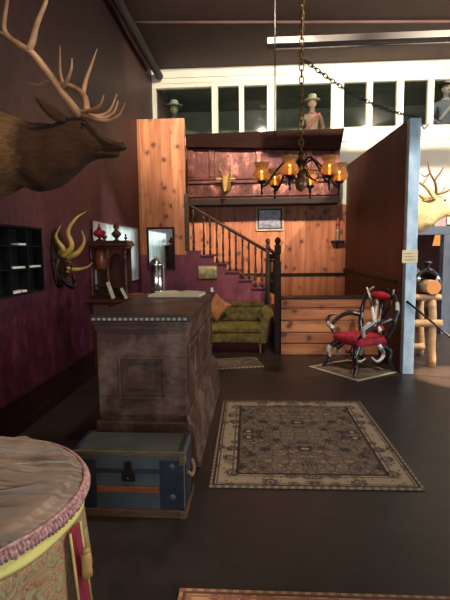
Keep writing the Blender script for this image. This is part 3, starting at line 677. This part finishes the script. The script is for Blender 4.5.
# tufted back
m = MB(); nx, nz = 53, 17; vs = []
for k in (0, 1):
    for j in range(nz):
        for i in range(nx):
            x = -.72+1.36*i/(nx-1); tz = j/(nz-1); z = .40+.30*tz
            tuft = sin(pi*(i/(nx-1)*9))**2*sin(pi*(tz*2.0+.0))**2
            y = .50+.10*tz-.06*sin(pi*min(1, tz*1.05))-.03*tuft if k == 0 else .62+.06*tz
            vs.append((x, y, z))
fs = []; N_ = nx*nz
for k in (0, 1):
    for j in range(nz-1):
        for i in range(nx-1):
            a = k*N_+j*nx+i; fs.append((a, a+1, a+nx+1, a+nx))
for i in range(nx-1):
    fs.append((i, i+1, N_+i+1, N_+i)); b_ = (nz-1)*nx+i; fs.append((b_, b_+1, N_+b_+1, N_+b_))
for j in range(nz-1):
    for c in (0, nx-1): a = j*nx+c; fs.append((a, a+nx, N_+a+nx, N_+a))
m.add(vs, fs); m.tube([(-.72, .60, .70), (.62, .60, .70)], .05, 12); m.build('backrest', OLIVED, sf, smooth=True)
# scroll arm at the right
for xx, nm in ((.62, 'arm'), (-.76, 'arm')):
    s = 1 if xx > 0 else -1
    arm = MB(); pr = [(.0,.17), (.10,.17), (.11,.35), (.13,.50), (.17,.57)] + [(.12+.085*cos(t), .61+.085*sin(t)) for t in [radians(-20+22*i) for i in range(11)]] + [(.02,.52), (.0,.40)]
    arm.prism([(xx+s*(p-.06), q) for p, q in pr], -.02, .66); arm.build(nm, OLIVE, sf, bevel=.015, smooth=False)
for xx in (-.62, .56):
    for yy in (.05, .52): MB().lathe([(.014,0), (.02,.03), (.016,.06), (.028,.12), (.03,.17)], 10, (xx, yy, 0)).build('leg', plain('oak_leg', lin(146,104,60), .4), sf, smooth=True)
pl = thing('peach_cushion', 'peach cushion leaning on the left of the olive sofa', 'cushion', (-.66, 7.47, .47))
vs = []; NC = 15
for k in (1, -1):
    for j in range(NC):
        for i in range(NC):
            a, b = -1+2*i/(NC-1), -1+2*j/(NC-1); pin = 1-.10*(1-a*a)*abs(b)**3; pin2 = 1-.10*(1-b*b)*abs(a)**3
            vs.append((a*.19*pin2, k*.065*((1-a**4)*(1-b**4))**.5, b*.19*pin))
fs = [(k*NC*NC+j*NC+i, k*NC*NC+j*NC+i+1, k*NC*NC+(j+1)*NC+i+1, k*NC*NC+(j+1)*NC+i) for k in (0, 1) for j in range(NC-1) for i in range(NC-1)]
o = MB().add(vs, fs).build('cover', PEACH, pl, smooth=True); o.rotation_euler = (radians(-16), radians(40), 0); o.location.z = .235
bm = bmesh.new(); bm.from_mesh(o.data); bmesh.ops.remove_doubles(bm, verts=bm.verts, dist=1e-4); bmesh.ops.recalc_face_normals(bm, faces=bm.faces); bm.to_mesh(o.data); bm.free()

# ------------------------------------------------------------------ rugs
def rug(name, label, cx, cy, w, h, mat, rz=0, fringe=False):
    t = thing(name, label, 'rug', (cx, cy, 0), rz, 'rugs and mats on the floor')
    MB().box(-w/2, w/2, -h/2, h/2, .001, .012).build('rug_field', mat, t, bevel=.004)
    if fringe:
        m = MB(); n = int(w/.02)
        for s in (-1, 1):
            for i in range(n): x = -w/2+(i+.5)*w/n; m.box(x-.004, x+.004, s*h/2-(.03 if s < 0 else 0), s*h/2+(.03 if s > 0 else 0), .002, .006)
        m.build('fringe', PAPER, t)
    return t
CR, FI, DK, RU = lin(192,172,140), lin(132,110,92), lin(42,34,36), lin(128,78,60)
rug('oriental_rug', 'large patterned rug in the middle beside the dark counter', .38, 3.945, 1.44, 1.83, m_rug('oriental_rug_wool', 1.44, 1.83, CR, FI, DK, RU), radians(1))
rug('foreground_rug', 'patterned tan and rust rug entering at the bottom edge', .95, 1.285, 2.62, 1.56, m_rug('foreground_rug_wool', 2.62, 1.56, lin(214,172,128), lin(168,112,78), lin(104,64,50), lin(186,112,76), seed=3.0), radians(.5))
rug('sofa_mat', 'small dark mat with pale border before the olive sofa', -.42, 6.52, .95, .58, m_rug('sofa_mat_wool', .95, .58, lin(206,194,174), lin(112,92,78), lin(56,44,40), lin(124,76,58), .07, 5.0), radians(12))
g = G('hide_mat'); x, y, z = g.xyz(); a = g.noise(5, None, 4, .6)
dd = g.M('MINIMUM', g.M('SUBTRACT', .43, g.M('ABSOLUTE', x)), g.M('SUBTRACT', .37, g.M('ABSOLUTE', y)))
col = g.mix(g.M('LESS_THAN', dd, .04), g.ramp(a, [(.35, lin(70,58,48)), (.6, lin(128,108,84)), (.75, lin(160,136,96))]), lin(186,172,148)); g.set(Base_Color=col, Roughness=.95)
rug('chair_mat', 'small tan mat with pale edge under the horn chair', 1.27, 6.22, .86, .74, g.m, atan2(-.69, .5))

# ------------------------------------------------------------------ horn armchair
hc = thing('horn_chair', 'armchair made of steer horns with crimson plush seat', 'chair', (1.37, 6.23, .012), atan2(-.46, -.888))
m = MB()
m.box(-.24, .26, -.26, .26, .35, .47); m.build('seat', REDV, hc, bevel=.045, seg=4, smooth=True)
def hpart(name, pts, a, b, mat=HORNM, pw=1.2): m = MB(); horn(m, pts, a, b, 10, 7, pw); return m.build(name, mat, hc, smooth=True)
for s in (-1, 1):
    hpart('leg', [(.20, s*.20, .36), (.30, s*.27, .26), (.29, s*.28, .12), (.36, s*.33, 0)], .042, .014)
    hpart('leg', [(-.18, s*.20, .36), (-.27, s*.27, .26), (-.25, s*.28, .12), (-.34, s*.32, 0)], .042, .014)
    hpart('brace_horn', [(.18, s*.10, .36), (.26, s*.16, .26), (.20, s*.22, .17), (.10, s*.23, .20)], .032, .008, HORNW)
    hpart('brace_horn', [(-.10, s*.24, .36), (-.14, s*.29, .24), (-.04, s*.29, .16), (.04, s*.26, .22)], .032, .008, HORNW)
    hpart('back_horn', [(-.22, s*.24, .44), (-.27, s*.32, .62), (-.31, s*.33, .80), (-.33, s*.27, .98), (-.32, s*.13, 1.07)], .042, .012)
    hpart('back_horn', [(-.22, s*.16, .44), (-.27, s*.05, .60), (-.31, s*.13, .78), (-.33, s*.20, .92), (-.31, s*.26, 1.06)], .038, .010, HORNW)
    hpart('back_horn', [(-.28, s*.03, .52), (-.30, s*.06, .70), (-.32, s*.05, .86), (-.32, s*.10, .96)], .03, .01, HORNW)
    hpart('arm_horn', [(-.26, s*.30, .68), (-.12, s*.38, .70), (.08, s*.38, .64), (.22, s*.33, .54), (.24, s*.25, .46)], .038, .014)
    hpart('arm_horn', [(.20, s*.30, .50), (.26, s*.36, .60), (.20, s*.40, .68), (.08, s*.38, .70)], .034, .010, HORNW)
MB().ball((-.325, 0, .965), .035, .19, .055, 20, 10).build('back_pad', REDV, hc, smooth=True)
MB().ball((-.27, 0, .53), .03, .15, .07, 16, 10).build('back_pad', REDV, hc, smooth=True)

# ------------------------------------------------------------------ trunk
tr = thing('steamer_trunk', 'domed blue metal steamer trunk with wooden slats before the counter', 'trunk', (-.765, 2.66, 0))
TB = plain('trunk_blue_tin', lin(66,76,82), .5, .15, .3, 6); TD = plain('trunk_navy_tin', lin(30,35,48), .5, .2, .4, 9); TS = m_darkwood('trunk_slat_wood', lin(92,52,30), lin(148,86,48), .5, sc=2); TT = m_darkwood('trunk_tan_slat', lin(70,58,46), lin(106,90,70), .55, sc=2)
w = .33; dp = .33
MB().box(-w, w, 0, dp, .02, .386).build('body', TB, tr, bevel=.006)
lid = MB(); pr = [(0,.388), (.004,.403), (.04,.414), (.10,.422), (.165,.424), (.23,.420), (.29,.408), (.326,.394), (.33,.388)]
lid.prism(pr, -w-.004, w+.004, 'x'); lo_ = lid.build('lid', plain('trunk_lid_tin', lin(62,64,60), .5, .15, .3, 6), tr, bevel=.004)
for xx in (-w, w-.022):
    m = MB(); m.prism([(y, z+.001) for y, z in pr] + [(y, z+.012) for y, z in pr[::-1]], xx, xx+.022, 'x'); m.build('lid_slat', TD, lo_, bevel=.003)
MB().box(-w-.012, w+.012, -.016, .0, .384, .414).build('rim_slat', TT, tr, bevel=.004)
MB().box(-w, -.205, -.006, 0, .05, .355).build('end_panel', TD, tr, bevel=.003); MB().box(.185, w, -.006, 0, .05, .355).build('end_panel', TD, tr, bevel=.003)
MB().box(-.20, .18, -.016, 0, .155, .195).build('wooden_slat', TS, tr, bevel=.004)
MB().box(-w-.012, w+.012, -.018, 0, 0, .05).box(w, w+.016, 0, dp, 0, .05).build('bottom_slat', m_darkwood('trunk_base_slat', lin(66,44,34), lin(104,74,56), .55, sc=2), tr, bevel=.004)
MB().box(-w, w, -.010, 0, .275, .30).build('iron_strap', TD, tr, bevel=.002)
lk = MB().box(-.045, .035, -.018, 0, .225, .285).box(-.025, .015, -.024, 0, .265, .345).build('lock', BLACK, tr, bevel=.004)
MB().lathe([(.012,0), (.01,.006), (.003,.008)], 10, (-.005, -.024, .25), 'y').build('keyhole', BRASS, lk, smooth=True)
for zz in (.13, .32): MB().lathe([(.022,0), (.02,.005), (.008,.008)], 14, (.26, -.006, zz), 'y').build('stud', TB, tr, smooth=True)
for xx in (-w-.012, w-.024):
    for z in (0, .335): MB().box(xx, xx+.036, -.022, .03, z, z+.05).build('corner_cap', TT, tr, bevel=.004)
MB().box(w, w+.008, .05, dp-.05, .06, .35).build('side_panel', TD, tr, bevel=.003)
MB().tube(spline([(w+.01, .10, .24), (w+.028, .14, .20), (w+.028, .24, .20), (w+.01, .28, .24)], 5), .012, 8).build('handle', LEATHER, tr, smooth=True)

# ------------------------------------------------------------------ round ottoman
ot = thing('round_ottoman', 'round fringed ottoman with paisley skirt and yellow band', 'ottoman', (-1.40, 1.92, -.001))
g = G('crinkled_taupe_satin'); a = g.noise(3, None, 5, .6); g.set(Base_Color=g.ramp(a, [(.3, lin(112,88,70)), (.7, lin(150,122,98))]), Roughness=.5, Sheen_Weight=.3)
x, y, z = g.xyz(); wv_ = g.M('SINE', g.M('MULTIPLY', x, 4.0))
v_ = g.vec(g.M('MULTIPLY_ADD', x, 1.3, y), g.M('MULTIPLY_ADD', wv_, .5, g.M('SUBTRACT', g.M('MULTIPLY', y, 9.0), g.M('MULTIPLY', x, 3.2))), 1.0)
n_ = g.n('ShaderNodeTexNoise', {'Vector': v_, 'Scale': 1.0, 'Detail': 1.5, 'Roughness': .45}).outputs['Fac']
rd_ = g.M('POWER', g.M('SUBTRACT', 1.0, g.M('MULTIPLY', g.M('ABSOLUTE', g.M('SUBTRACT', n_, .5)), 5.0)), 2.0)
g.bump(rd_, .9, .05); TAUPE = g.m
g = G('paisley_cloth'); wrp = g.n('ShaderNodeTexNoise', {'Vector': g.co, 'Scale': 8.0, 'Detail': 3.0}).outputs['Color']
vv = g.n('ShaderNodeVectorMath', {0: g.co, 1: g.scale(wrp, (.16,.16,.16))}, operation='ADD').outputs[0]
v1 = g.n('ShaderNodeTexVoronoi', {'Vector': vv, 'Scale': 10.0}).outputs['Distance']; v2 = g.n('ShaderNodeTexVoronoi', {'Vector': vv, 'Scale': 30.0}).outputs['Distance']
col = g.ramp(g.M('FRACT', g.M('MULTIPLY', v1, 3.4)), [(.0, lin(140,128,88)), (.3, lin(112,100,66)), (.34, lin(176,128,100)), (.55, lin(166,100,76)), (.6, lin(128,110,78)), (.9, lin(150,138,98))])
col = g.mix(g.ramp(v2, [(.22, (.7,)*3), (.3, (0,0,0))]), col, lin(118,78,52)); g.set(Base_Color=col, Roughness=.8); PAIS = g.m
g = G('pink_fringe'); a = g.noise(60, None, 3); g.set(Base_Color=g.ramp(a, [(.3, lin(120,70,78)), (.7, lin(206,164,160))]), Roughness=.8); PINK = g.m
ot.scale = (1, 1, .905)
NA = 160
# cushion
rr = []
prof = spline([(.01,.666), (.14,.663), (.26,.656), (.36,.648), (.44,.640), (.51,.628), (.56,.615), (.59,.600), (.60,.585), (.59,.565), (.55,.55)], 4)
for r, z in prof:
    ring = []
    for j in range(NA):
        a = 2*pi*j/NA; x, y = r*cos(a), r*sin(a)
        n1 = noise.noise(Vector((x*2.2+1.0*y, y*9-3.2*x+.5*sin(4*x), 2.0))); n2 = noise.noise(Vector((x*4+y, y*21-7*x, 7)))
        wv = (1-2.4*abs(n1))*.75+(1-2.2*abs(n2))*.35
        ring.append((x, y, z-.014+.034*wv*min(1, r*4)*(1 if r < .56 else .35)))
    rr.append(ring)
MB().rings(rr).build('cushion', TAUPE, ot, smooth=True)
# welt + fringe
MB().tube([(.605*cos(2*pi*j/64), .605*sin(2*pi*j/64), .585) for j in range(64)], .009, 8, closed=True).build('piping', PINK, ot, smooth=True)
m = MB()
for j in range(230):
    a = 2*pi*j/230; l = .045+.012*random.random(); e = Vector((cos(a), sin(a), 0)); tt = Vector((-sin(a), cos(a), 0))*random.uniform(-.006, .006)
    m.tube([e*.608+Vector((0,0,.58)), e*.622+tt*.5+Vector((0,0,.58-l*.5)), e*.618+tt+Vector((0,0,.58-l))], [.0085, .0095, .006], 5)
m.build('fringe', PINK, ot, smooth=True)
def ruffle(r0, r1, z0, z1, amp, k, nz=6, thick=.012):
    rr = []
    for i in range(nz):
        f = i/(nz-1); rr.append([((r0+(r1-r0)*f+amp*f*sin(k*2*pi*j/192))*cos(2*pi*j/192), (r0+(r1-r0)*f+amp*f*sin(k*2*pi*j/192))*sin(2*pi*j/192), z0+(z1-z0)*f) for j in range(192)])
    return MB().rings(rr, cap=False)
def solid(o, t=.008): s = o.modifiers.new('s', 'SOLIDIFY'); s.thickness = t; return o
solid(ruffle(.600, .598, .535, .455, .004, 9).build('band', plain('yellow_satin_band', lin(226,214,130), .45, 0, .08, 6), ot, smooth=True))
solid(ruffle(.592, .615, .458, .01, .016, 15, 10).build('skirt', PAIS, ot, smooth=True))
solid(ruffle(.550, .550, .56, .02, 0, 1, 4).build('drum', BLACKW, ot, smooth=True))
for deg in (-4, -64, 116, 176):
    a = radians(deg); e = Vector((cos(a), sin(a), 0)); tg = Vector((-sin(a), cos(a), 0))
    def strip(w, dz, o_): return [e*(.604+o_+(.455-z_)*.085)+tg*w_+Vector((0,0,z_)) for (w_, z_) in ((-w, .455), (w, .455), (w*1.15, .02), (-w*1.15, .02))]
    p_ = strip(.045, 0, 0); q_ = strip(.045, 0, .01)
    sp = MB().add(p_+q_, [(0,1,2,3), (4,7,6,5), (0,4,5,1), (1,5,6,2), (2,6,7,3), (3,7,4,0)]).build('crimson_strip', plain('crimson_ribbon', lin(126,28,52), .5), ot, bevel=.002)
    m = MB()
    for s in (-1, 1): m.tube([e*.614+tg*s*.047+Vector((0,0,.455)), e*.651+tg*s*.054+Vector((0,0,.02))], .006, 6)
    m.build('gold_braid', plain('gold_braid', lin(190,170,96), .5), sp, smooth=True)
    c = e*.660
    m = MB().tube([c+Vector((0,0,.45)), c+Vector((0,0,.35))], .004, 6); m.ball(tuple(c+Vector((0,0,.34))), .016)
    m.lathe([(.012,.335), (.02,.32), (.022,.25), (.025,.215)], 12, (c.x, c.y, 0)); m.build('tassel', plain('gold_tassel', lin(176,140,80), .6), sp, smooth=True)

# ------------------------------------------------------------------ log saddle stand + saddle
LOG = m_darkwood('peeled_log', lin(150,112,78), lin(204,164,120), .6, sc=1)
LOGE = G('log_end'); x, y, z = LOGE.xyz(); rdist = LOGE.M('SQRT', LOGE.M('ADD', LOGE.M('MULTIPLY', x, x), LOGE.M('MULTIPLY', z, z)))
LOGE.set(Base_Color=LOGE.ramp(LOGE.M('FRACT', LOGE.M('MULTIPLY', rdist, 60.0)), [(0, lin(222,150,86)), (.7, lin(206,128,66)), (1, lin(160,88,44))]), Roughness=.6); LOGE = LOGE.m
ls = thing('log_stand', 'rustic peeled log stand behind the pale blue post', 'saddle stand', (2.37, 6.42, 0))
def log(name, a, b, r): 
    a, b = Vector(a), Vector(b); n = 9
    pts = [a.lerp(b, i/(n-1))+Vector((noise.noise(a*3+Vector((i*.6,0,0))), noise.noise(b*3+Vector((0,i*.6,0))), 0))*.014 for i in range(n)]
    return MB().tube(pts, [r*(1+.10*noise.noise(Vector((i*.9, r*50, a.x)))) for i in range(n)], 12).build(name, LOG, ls, smooth=True)
log('leg', (0,0,0), (-.02,0,.95), .055); log('leg', (-.30,.02,0), (-.32,0,.95), .05)
log('leg', (.10,.72,0), (.06,.70,.95), .05); log('leg', (-.30,.72,0), (-.31,.70,.95), .05)
log('cross_bar', (-.39,-.03,.60), (.10,-.03,.60), .05); log('cross_bar', (-.39,-.02,.95), (.08,-.02,.95), .04)
log('cross_bar', (-.38,.66,.14), (.12,.66,.14), .05); log('cross_bar', (-.38,.72,.95), (.12,.72,.95), .04)
ms = thing('saddle_log', 'thick orange-ended log lying across the top of the log stand', 'log', (2.33, 6.36, 1.085))
MB().tube([(0, -.03, 0), (0, .95, 0)], .095, 20).build('bark', LOG, ms, smooth=True)
MB().lathe([(.004,.0), (.09,.0), (.092,-.006)], 24, (0,-.034,0), 'y').build('cut_end', LOGE, ms)
sd = thing('saddle', 'black leather saddle sitting over the log behind the post', 'saddle', (2.29, 6.62, 1.07)); sd.scale = (1.25, 1.15, 1.25)
LB = plain('black_saddle_leather', (.015,.014,.015), .3, 0, .3, 14)
rr = []
for i in range(13):
    f = i/12; y = -.16+.62*f; hgt = .115+.10*(1-f)**3+.11*f**4; wd = .15+.05*sin(pi*f)
    rr.append([(wd*cos(t)*1.0, y, hgt*max(sin(t), -.0)+(.30*sin(t) if sin(t) < 0 else 0)) for t in [radians(-40+260*k/20) for k in range(21)]] + [(wd*.8*cos(t), y, (hgt-.03)*max(sin(t), 0)+(.26*sin(t) if sin(t) < 0 else 0)) for t in [radians(220-260*k/20) for k in range(21)]])
MB().rings(rr).build('seat', LB, sd, smooth=True)
MB().lathe([(.03,.18), (.022,.22), (.03,.255), (.045,.265), (.04,.28), (.006,.285)], 14, (0,-.14,0)).build('horn', LB, sd, smooth=True)
for s in (-1, 1):
    MB().lathe([(.024,0), (.02,.008), (.006,.012)], 14, (s*.10, -.165, .10), 'y').build('concho', CHROME, sd, smooth=True)
MB().ball((-.20, -.10, -.02), .03, .12, .10).build('red_blanket', REDV, sd, smooth=True)

# framed picture low on the cream wall by the pale elk; lamp, and a cabinet coloured orange for the warm glow
picture('pink_print', 'small pinkish print on the cream wall under elk chin', 'picture', 433, 229, 447, 213, YB-.002, .02, plain('mauve_frame', lin(110,70,80), .5), plain('pink_print', lin(196,160,160), .5, 0, .25, 9))
wl = thing('wall_lamp', 'glowing orange lamp in the dark room beyond the beam', 'lamp', (4.55, 12.0, 0))
MB().lathe([(.12,0), (.14,.03), (.03,.06), (.025,1.65), (.05,1.7)], 14).build('stand', BLACK, wl, smooth=True)
MB().lathe([(.19,1.66), (.12,2.0)], 18).build('lamp_shade', emit('orange_shade', (1.0,.34,.08), 1.1), wl, smooth=True)
cb = thing('orange_glow_cabinet', 'tall added cabinet whose orange colour stands in for glow beyond post', 'cabinet', (4.02, 9.75, 0))
MB().box(0, .9, 0, .4, 0, 1.75).build('body', plain('orange_glow_colour', lin(168,88,50), .5), cb, bevel=.01)  # orange base colour stands in for the warm light beyond the post
for xx in (.05, .47): MB().box(xx, xx+.38, -.02, 0, .1, 1.68).build('door', plain('orange_glow_door', lin(180,98,58), .5), cb, bevel=.008)

# ------------------------------------------------------------------ mannequins behind the loft windows
def mannequin(name, label, x, y, z0, shirt, sash, hat, skin, bs_, rz=0, brim=.2):
    t = thing(name, label, 'mannequin', (x, y, z0), rz, 'mannequins behind the upper windows'); t.scale = (bs_,)*3; hsc = 1.0
    pts = {'pel': (0,0,.92,.14,.10), 'wst': (0,0,1.08,.12,.09), 'chs': (0,-.01,1.28,.155,.11), 'nkb': (0,0,1.42,.07,.065), 'nk': (0,-.01,1.49,.05,.05), 'hd': (0,-.025,1.56,.062,.07), 'hd2': (0,-.03,1.64,.075,.085), 'top': (0,-.02,1.71,.055,.06),
           'shl': (.17,0,1.38,.06,.06), 'ell': (.24,.02,1.12,.045,.045), 'wrl': (.14,-.16,.98,.032,.032), 'hal': (.08,-.20,.98,.03,.03), 'shr': (-.17,0,1.38,.06,.06), 'elr': (-.24,.02,1.12,.045,.045), 'wrr': (-.14,-.16,.98,.032,.032), 'har': (-.08,-.20,.98,.03,.03),
           'hpl': (.10,0,.86,.09,.09), 'knl': (.11,-.01,.48,.06,.06), 'anl': (.11,.02,.08,.042,.042), 'ftl': (.12,-.12,.04,.035,.035), 'hpr': (-.10,0,.86,.09,.09), 'knr': (-.11,-.01,.48,.06,.06), 'anr': (-.11,.02,.08,.042,.042), 'ftr': (-.12,-.12,.04,.035,.035)}
    ed = [('pel','wst'),('wst','chs'),('chs','nkb'),('nkb','nk'),('nk','hd'),('hd','hd2'),('hd2','top'),('chs','shl'),('shl','ell'),('ell','wrl'),('wrl','hal'),('chs','shr'),('shr','elr'),('elr','wrr'),('wrr','har'),('pel','hpl'),('hpl','knl'),('knl','anl'),('anl','ftl'),('pel','hpr'),('hpr','knr'),('knr','anr'),('anr','ftr')]
    ks = list(pts); me = bpy.data.meshes.new('body'); me.from_pydata([pts[k][:3] for k in ks], [(ks.index(a), ks.index(b)) for a, b in ed], []); me.update()
    o = bpy.data.objects.new('body', me); COL.objects.link(o); o.parent = t; me.materials.append(shirt)
    sk = o.modifiers.new('skin', 'SKIN'); sk.use_smooth_shade = True
    for i, k in enumerate(ks):
        d_ = me.skin_vertices[0].data[i]; d_.radius = pts[k][3:]; d_.use_root = (k == 'pel')
    sb = o.modifiers.new('sub', 'SUBSURF'); sb.levels = 1; sb.render_levels = 1
    # face: a shaped head front with nose, eyes, mouth
    f = MB().ball((0, -.035, 1.615), .077, .09, .112, 18, 13); f.ball((0, -.125, 1.605), .014, .018, .024); f.ball((0, -.10, 1.55), .03, .02, .022)
    for s in (-1, 1): f.ball((s*.078, -.02, 1.61), .012, .02, .03)
    f.tube([(0,-.01,1.44), (0,-.015,1.54)], .05, 12)
    fo = f.build('face', skin, t, smooth=True)
    m = MB()
    for s in (-1, 1): m.ball((s*.03, -.116, 1.63), .013, .008, .007)
    m.ball((0, -.121, 1.565), .022, .006, .006); m.build('features', NOSE, fo, smooth=True)
    rr = []
    for r, z in ((.02,1.80), (.07,1.80), (.09,1.77), (.095,1.70), (.10,1.685), (brim*.8,1.675), (brim,1.685), (brim,1.678), (brim*.75,1.662), (.085,1.665)):
        rr.append([(r*hsc*cos(a), -.02+r*hsc*sin(a)*.95, z-.01*max(0, r-.1)*0 + (.20*max(0, r-.1)*abs(cos(a))**2)) for a in [2*pi*i/28 for i in range(28)]])
    MB().rings(rr).build('hat', hat, t, smooth=True)
    if sash:
        m = MB(); m.tube(spline([(.15,-.06,1.40), (.06,-.135,1.30), (-.04,-.135,1.18), (-.13,-.10,1.06)], 5), .028, 8, flat=1.3); m.build('sash', sash, t, smooth=True)
        MB().lathe([(.075,1.40), (.10,1.43), (.07,1.46), (.055,1.46)], 16).build('neckerchief', sash, t, smooth=True)
    return t
q = W(312, 100, Y=10.5); mannequin('mannequin', 'brown-dressed mannequin in a brimmed hat behind window above the chandelier', q.x, 10.5, 3.0, plain('tan_dress', lin(158,128,108), .8, 0, .3, 9), plain('rose_sash', lin(168,96,90), .8), plain('straw_hat', lin(150,138,124), .8, 0, .2, 14), plain('mannequin_skin', lin(176,140,118), .6), 1.04, 0, .165)
q = W(174, 105, Y=10.5); mannequin('mannequin', 'mannequin in a wide cowboy hat behind the leftmost window', q.x, 10.5, 3.0, plain('olive_coat', lin(96,100,84), .8, 0, .4, 9), None, plain('felt_hat', lin(104,108,100), .8, 0, .3, 12), plain('mannequin_skin_pale', lin(150,140,112), .6), 1.02, .15, .19)
q = W(446, 95, Y=10.5); mannequin('mannequin', 'blue-coated mannequin behind the rightmost visible window', q.x, 10.5, 3.0, plain('blue_coat', lin(98,104,124), .8, 0, .3, 9), plain('grey_scarf', lin(150,146,140), .8), plain('dark_hat', lin(44,44,48), .8), plain('mannequin_skin_grey', lin(150,136,128), .6), 1.17, 0, .17)

# ------------------------------------------------------------------ lights
def area(name, loc, to, sx_, sy_, e, c, spread=180):
    l = bpy.data.lights.new(name, 'AREA'); l.shape = 'RECTANGLE'; l.size = sx_; l.size_y = sy_; l.energy = e; l.color = c; l.spread = radians(spread)
    o = bpy.data.objects.new(name, l); COL.objects.link(o); o.location = loc; o.rotation_euler = (Vector(to)-Vector(loc)).to_track_quat('-Z', 'Y').to_euler(); return o
def spot(name, loc, to, e, c, ang=60, blend=.6, r=.06):
    l = bpy.data.lights.new(name, 'SPOT'); l.energy = e; l.color = c; l.spot_size = radians(ang); l.spot_blend = blend; l.shadow_soft_size = r
    o = bpy.data.objects.new(name, l); COL.objects.link(o); o.location = loc; o.rotation_euler = (Vector(to)-Vector(loc)).to_track_quat('-Z', 'Y').to_euler(); return o
DAY = (.93, .97, 1.0); WARM = (1.0, .80, .58); WARM2 = (1.0, .90, .74)
area('shop_window_daylight', (1.2, -3.9, 1.9), (1.2, 5, 1.6), 6.5, 2.8, 170, DAY)
area('side_window_daylight', (7.9, 5.3, 2.2), (2, 6.5, 1.4), 7.5, 2.6, 300, (1.0,.97,.93))
spot('added_spot', (3.4, 5.0, 5.2), (3.6, 10, 3.2), 1900, WARM2, 100, .7)  # this and the spots below are added ceiling lights, out of view
spot('added_spot', (.2, 5.0, 5.2), (.0, 10, 4.8), 1200, WARM2, 80, .4)
spot('added_spot', (-.9, 5.2, 5.15), (-1.7, 8.6, 2.9), 330, WARM, 42, .6)
spot('added_spot', (.6, 5.6, 5.15), (.0, 9.9, 1.6), 700, WARM, 44, .6)
spot('added_spot', (1.0, 4.4, 5.15), (.5, 7.4, .5), 600, WARM, 42, .6)
spot('added_spot', (2.3, 2.6, 5.15), (1.95, 6.0, 1.7), 650, (.92,.97,1.0), 26, .5)
spot('added_spot', (4.6, 4.9, 5.15), (3.3, 7.2, 0), 1500, WARM2, 44, .6)
spot('added_spot', (-.4, 4.5, 5.15), (XL, 7.3, 1.55), 1500, (.80,1.0,.96), 15, .8)
spot('added_spot', (3.6, 3.2, 4.6), (-1.2, 1.9, .5), 700, (1.0,.90,.74), 24, .6)
spot('added_spot', (.5, 1.5, 5.15), (-1.5, 3.8, 3.0), 130, WARM, 50, .7)
spot('added_spot', (.3, 1.6, 5.15), (-1.2, 4.0, .6), 220, WARM, 60, .7)
spot('added_spot', (-.2, 4.2, 5.15), (-2.1, 5.4, 1.4), 160, WARM, 50, .7)
spot('added_spot', (4.6, 5.0, 4.9), (2.66, 5.85, 0), 9000, (1.0,.66,.36), 13, .15)  # added spot standing in for the sun patch on the floor
spot('added_spot', (4.4, 4.6, 5.1), (2.9, 7.4, 2.3), 500, WARM2, 50, .5)
for xx in (-1.5, 1.7, 4.0):  # added points hidden behind the lintel to brighten loft and mannequins
    l = bpy.data.lights.new('loft_fill_light', 'POINT'); l.energy = 16; l.color = (1.0,.92,.8); l.shadow_soft_size = .05
    o = bpy.data.objects.new('loft_fill_light', l); COL.objects.link(o); o.location = (xx, 10.28, 5.15)
for k, ang in enumerate((10, 70, 128, 190, 250, 306)):
    a = radians(ang); l = bpy.data.lights.new('chandelier_glow', 'POINT'); l.energy = 1.1; l.color = (1.0,.62,.32); l.shadow_soft_size = .009
    o = bpy.data.objects.new('chandelier_glow', l); COL.objects.link(o); o.location = (cc.x+R*cos(a), cc.y+R*sin(a), hz-.095)
wd = bpy.data.worlds.new('world'); S.world = wd; wd.use_nodes = True
bg = wd.node_tree.nodes['Background']; bg.inputs[0].default_value = (.75,.86,1.0,1); bg.inputs[1].default_value = .6
S.view_settings.view_transform = 'Standard'; S.view_settings.look = 'None'; S.view_settings.gamma = 1; S.view_settings.exposure = 0; S.view_settings.use_curve_mapping = False
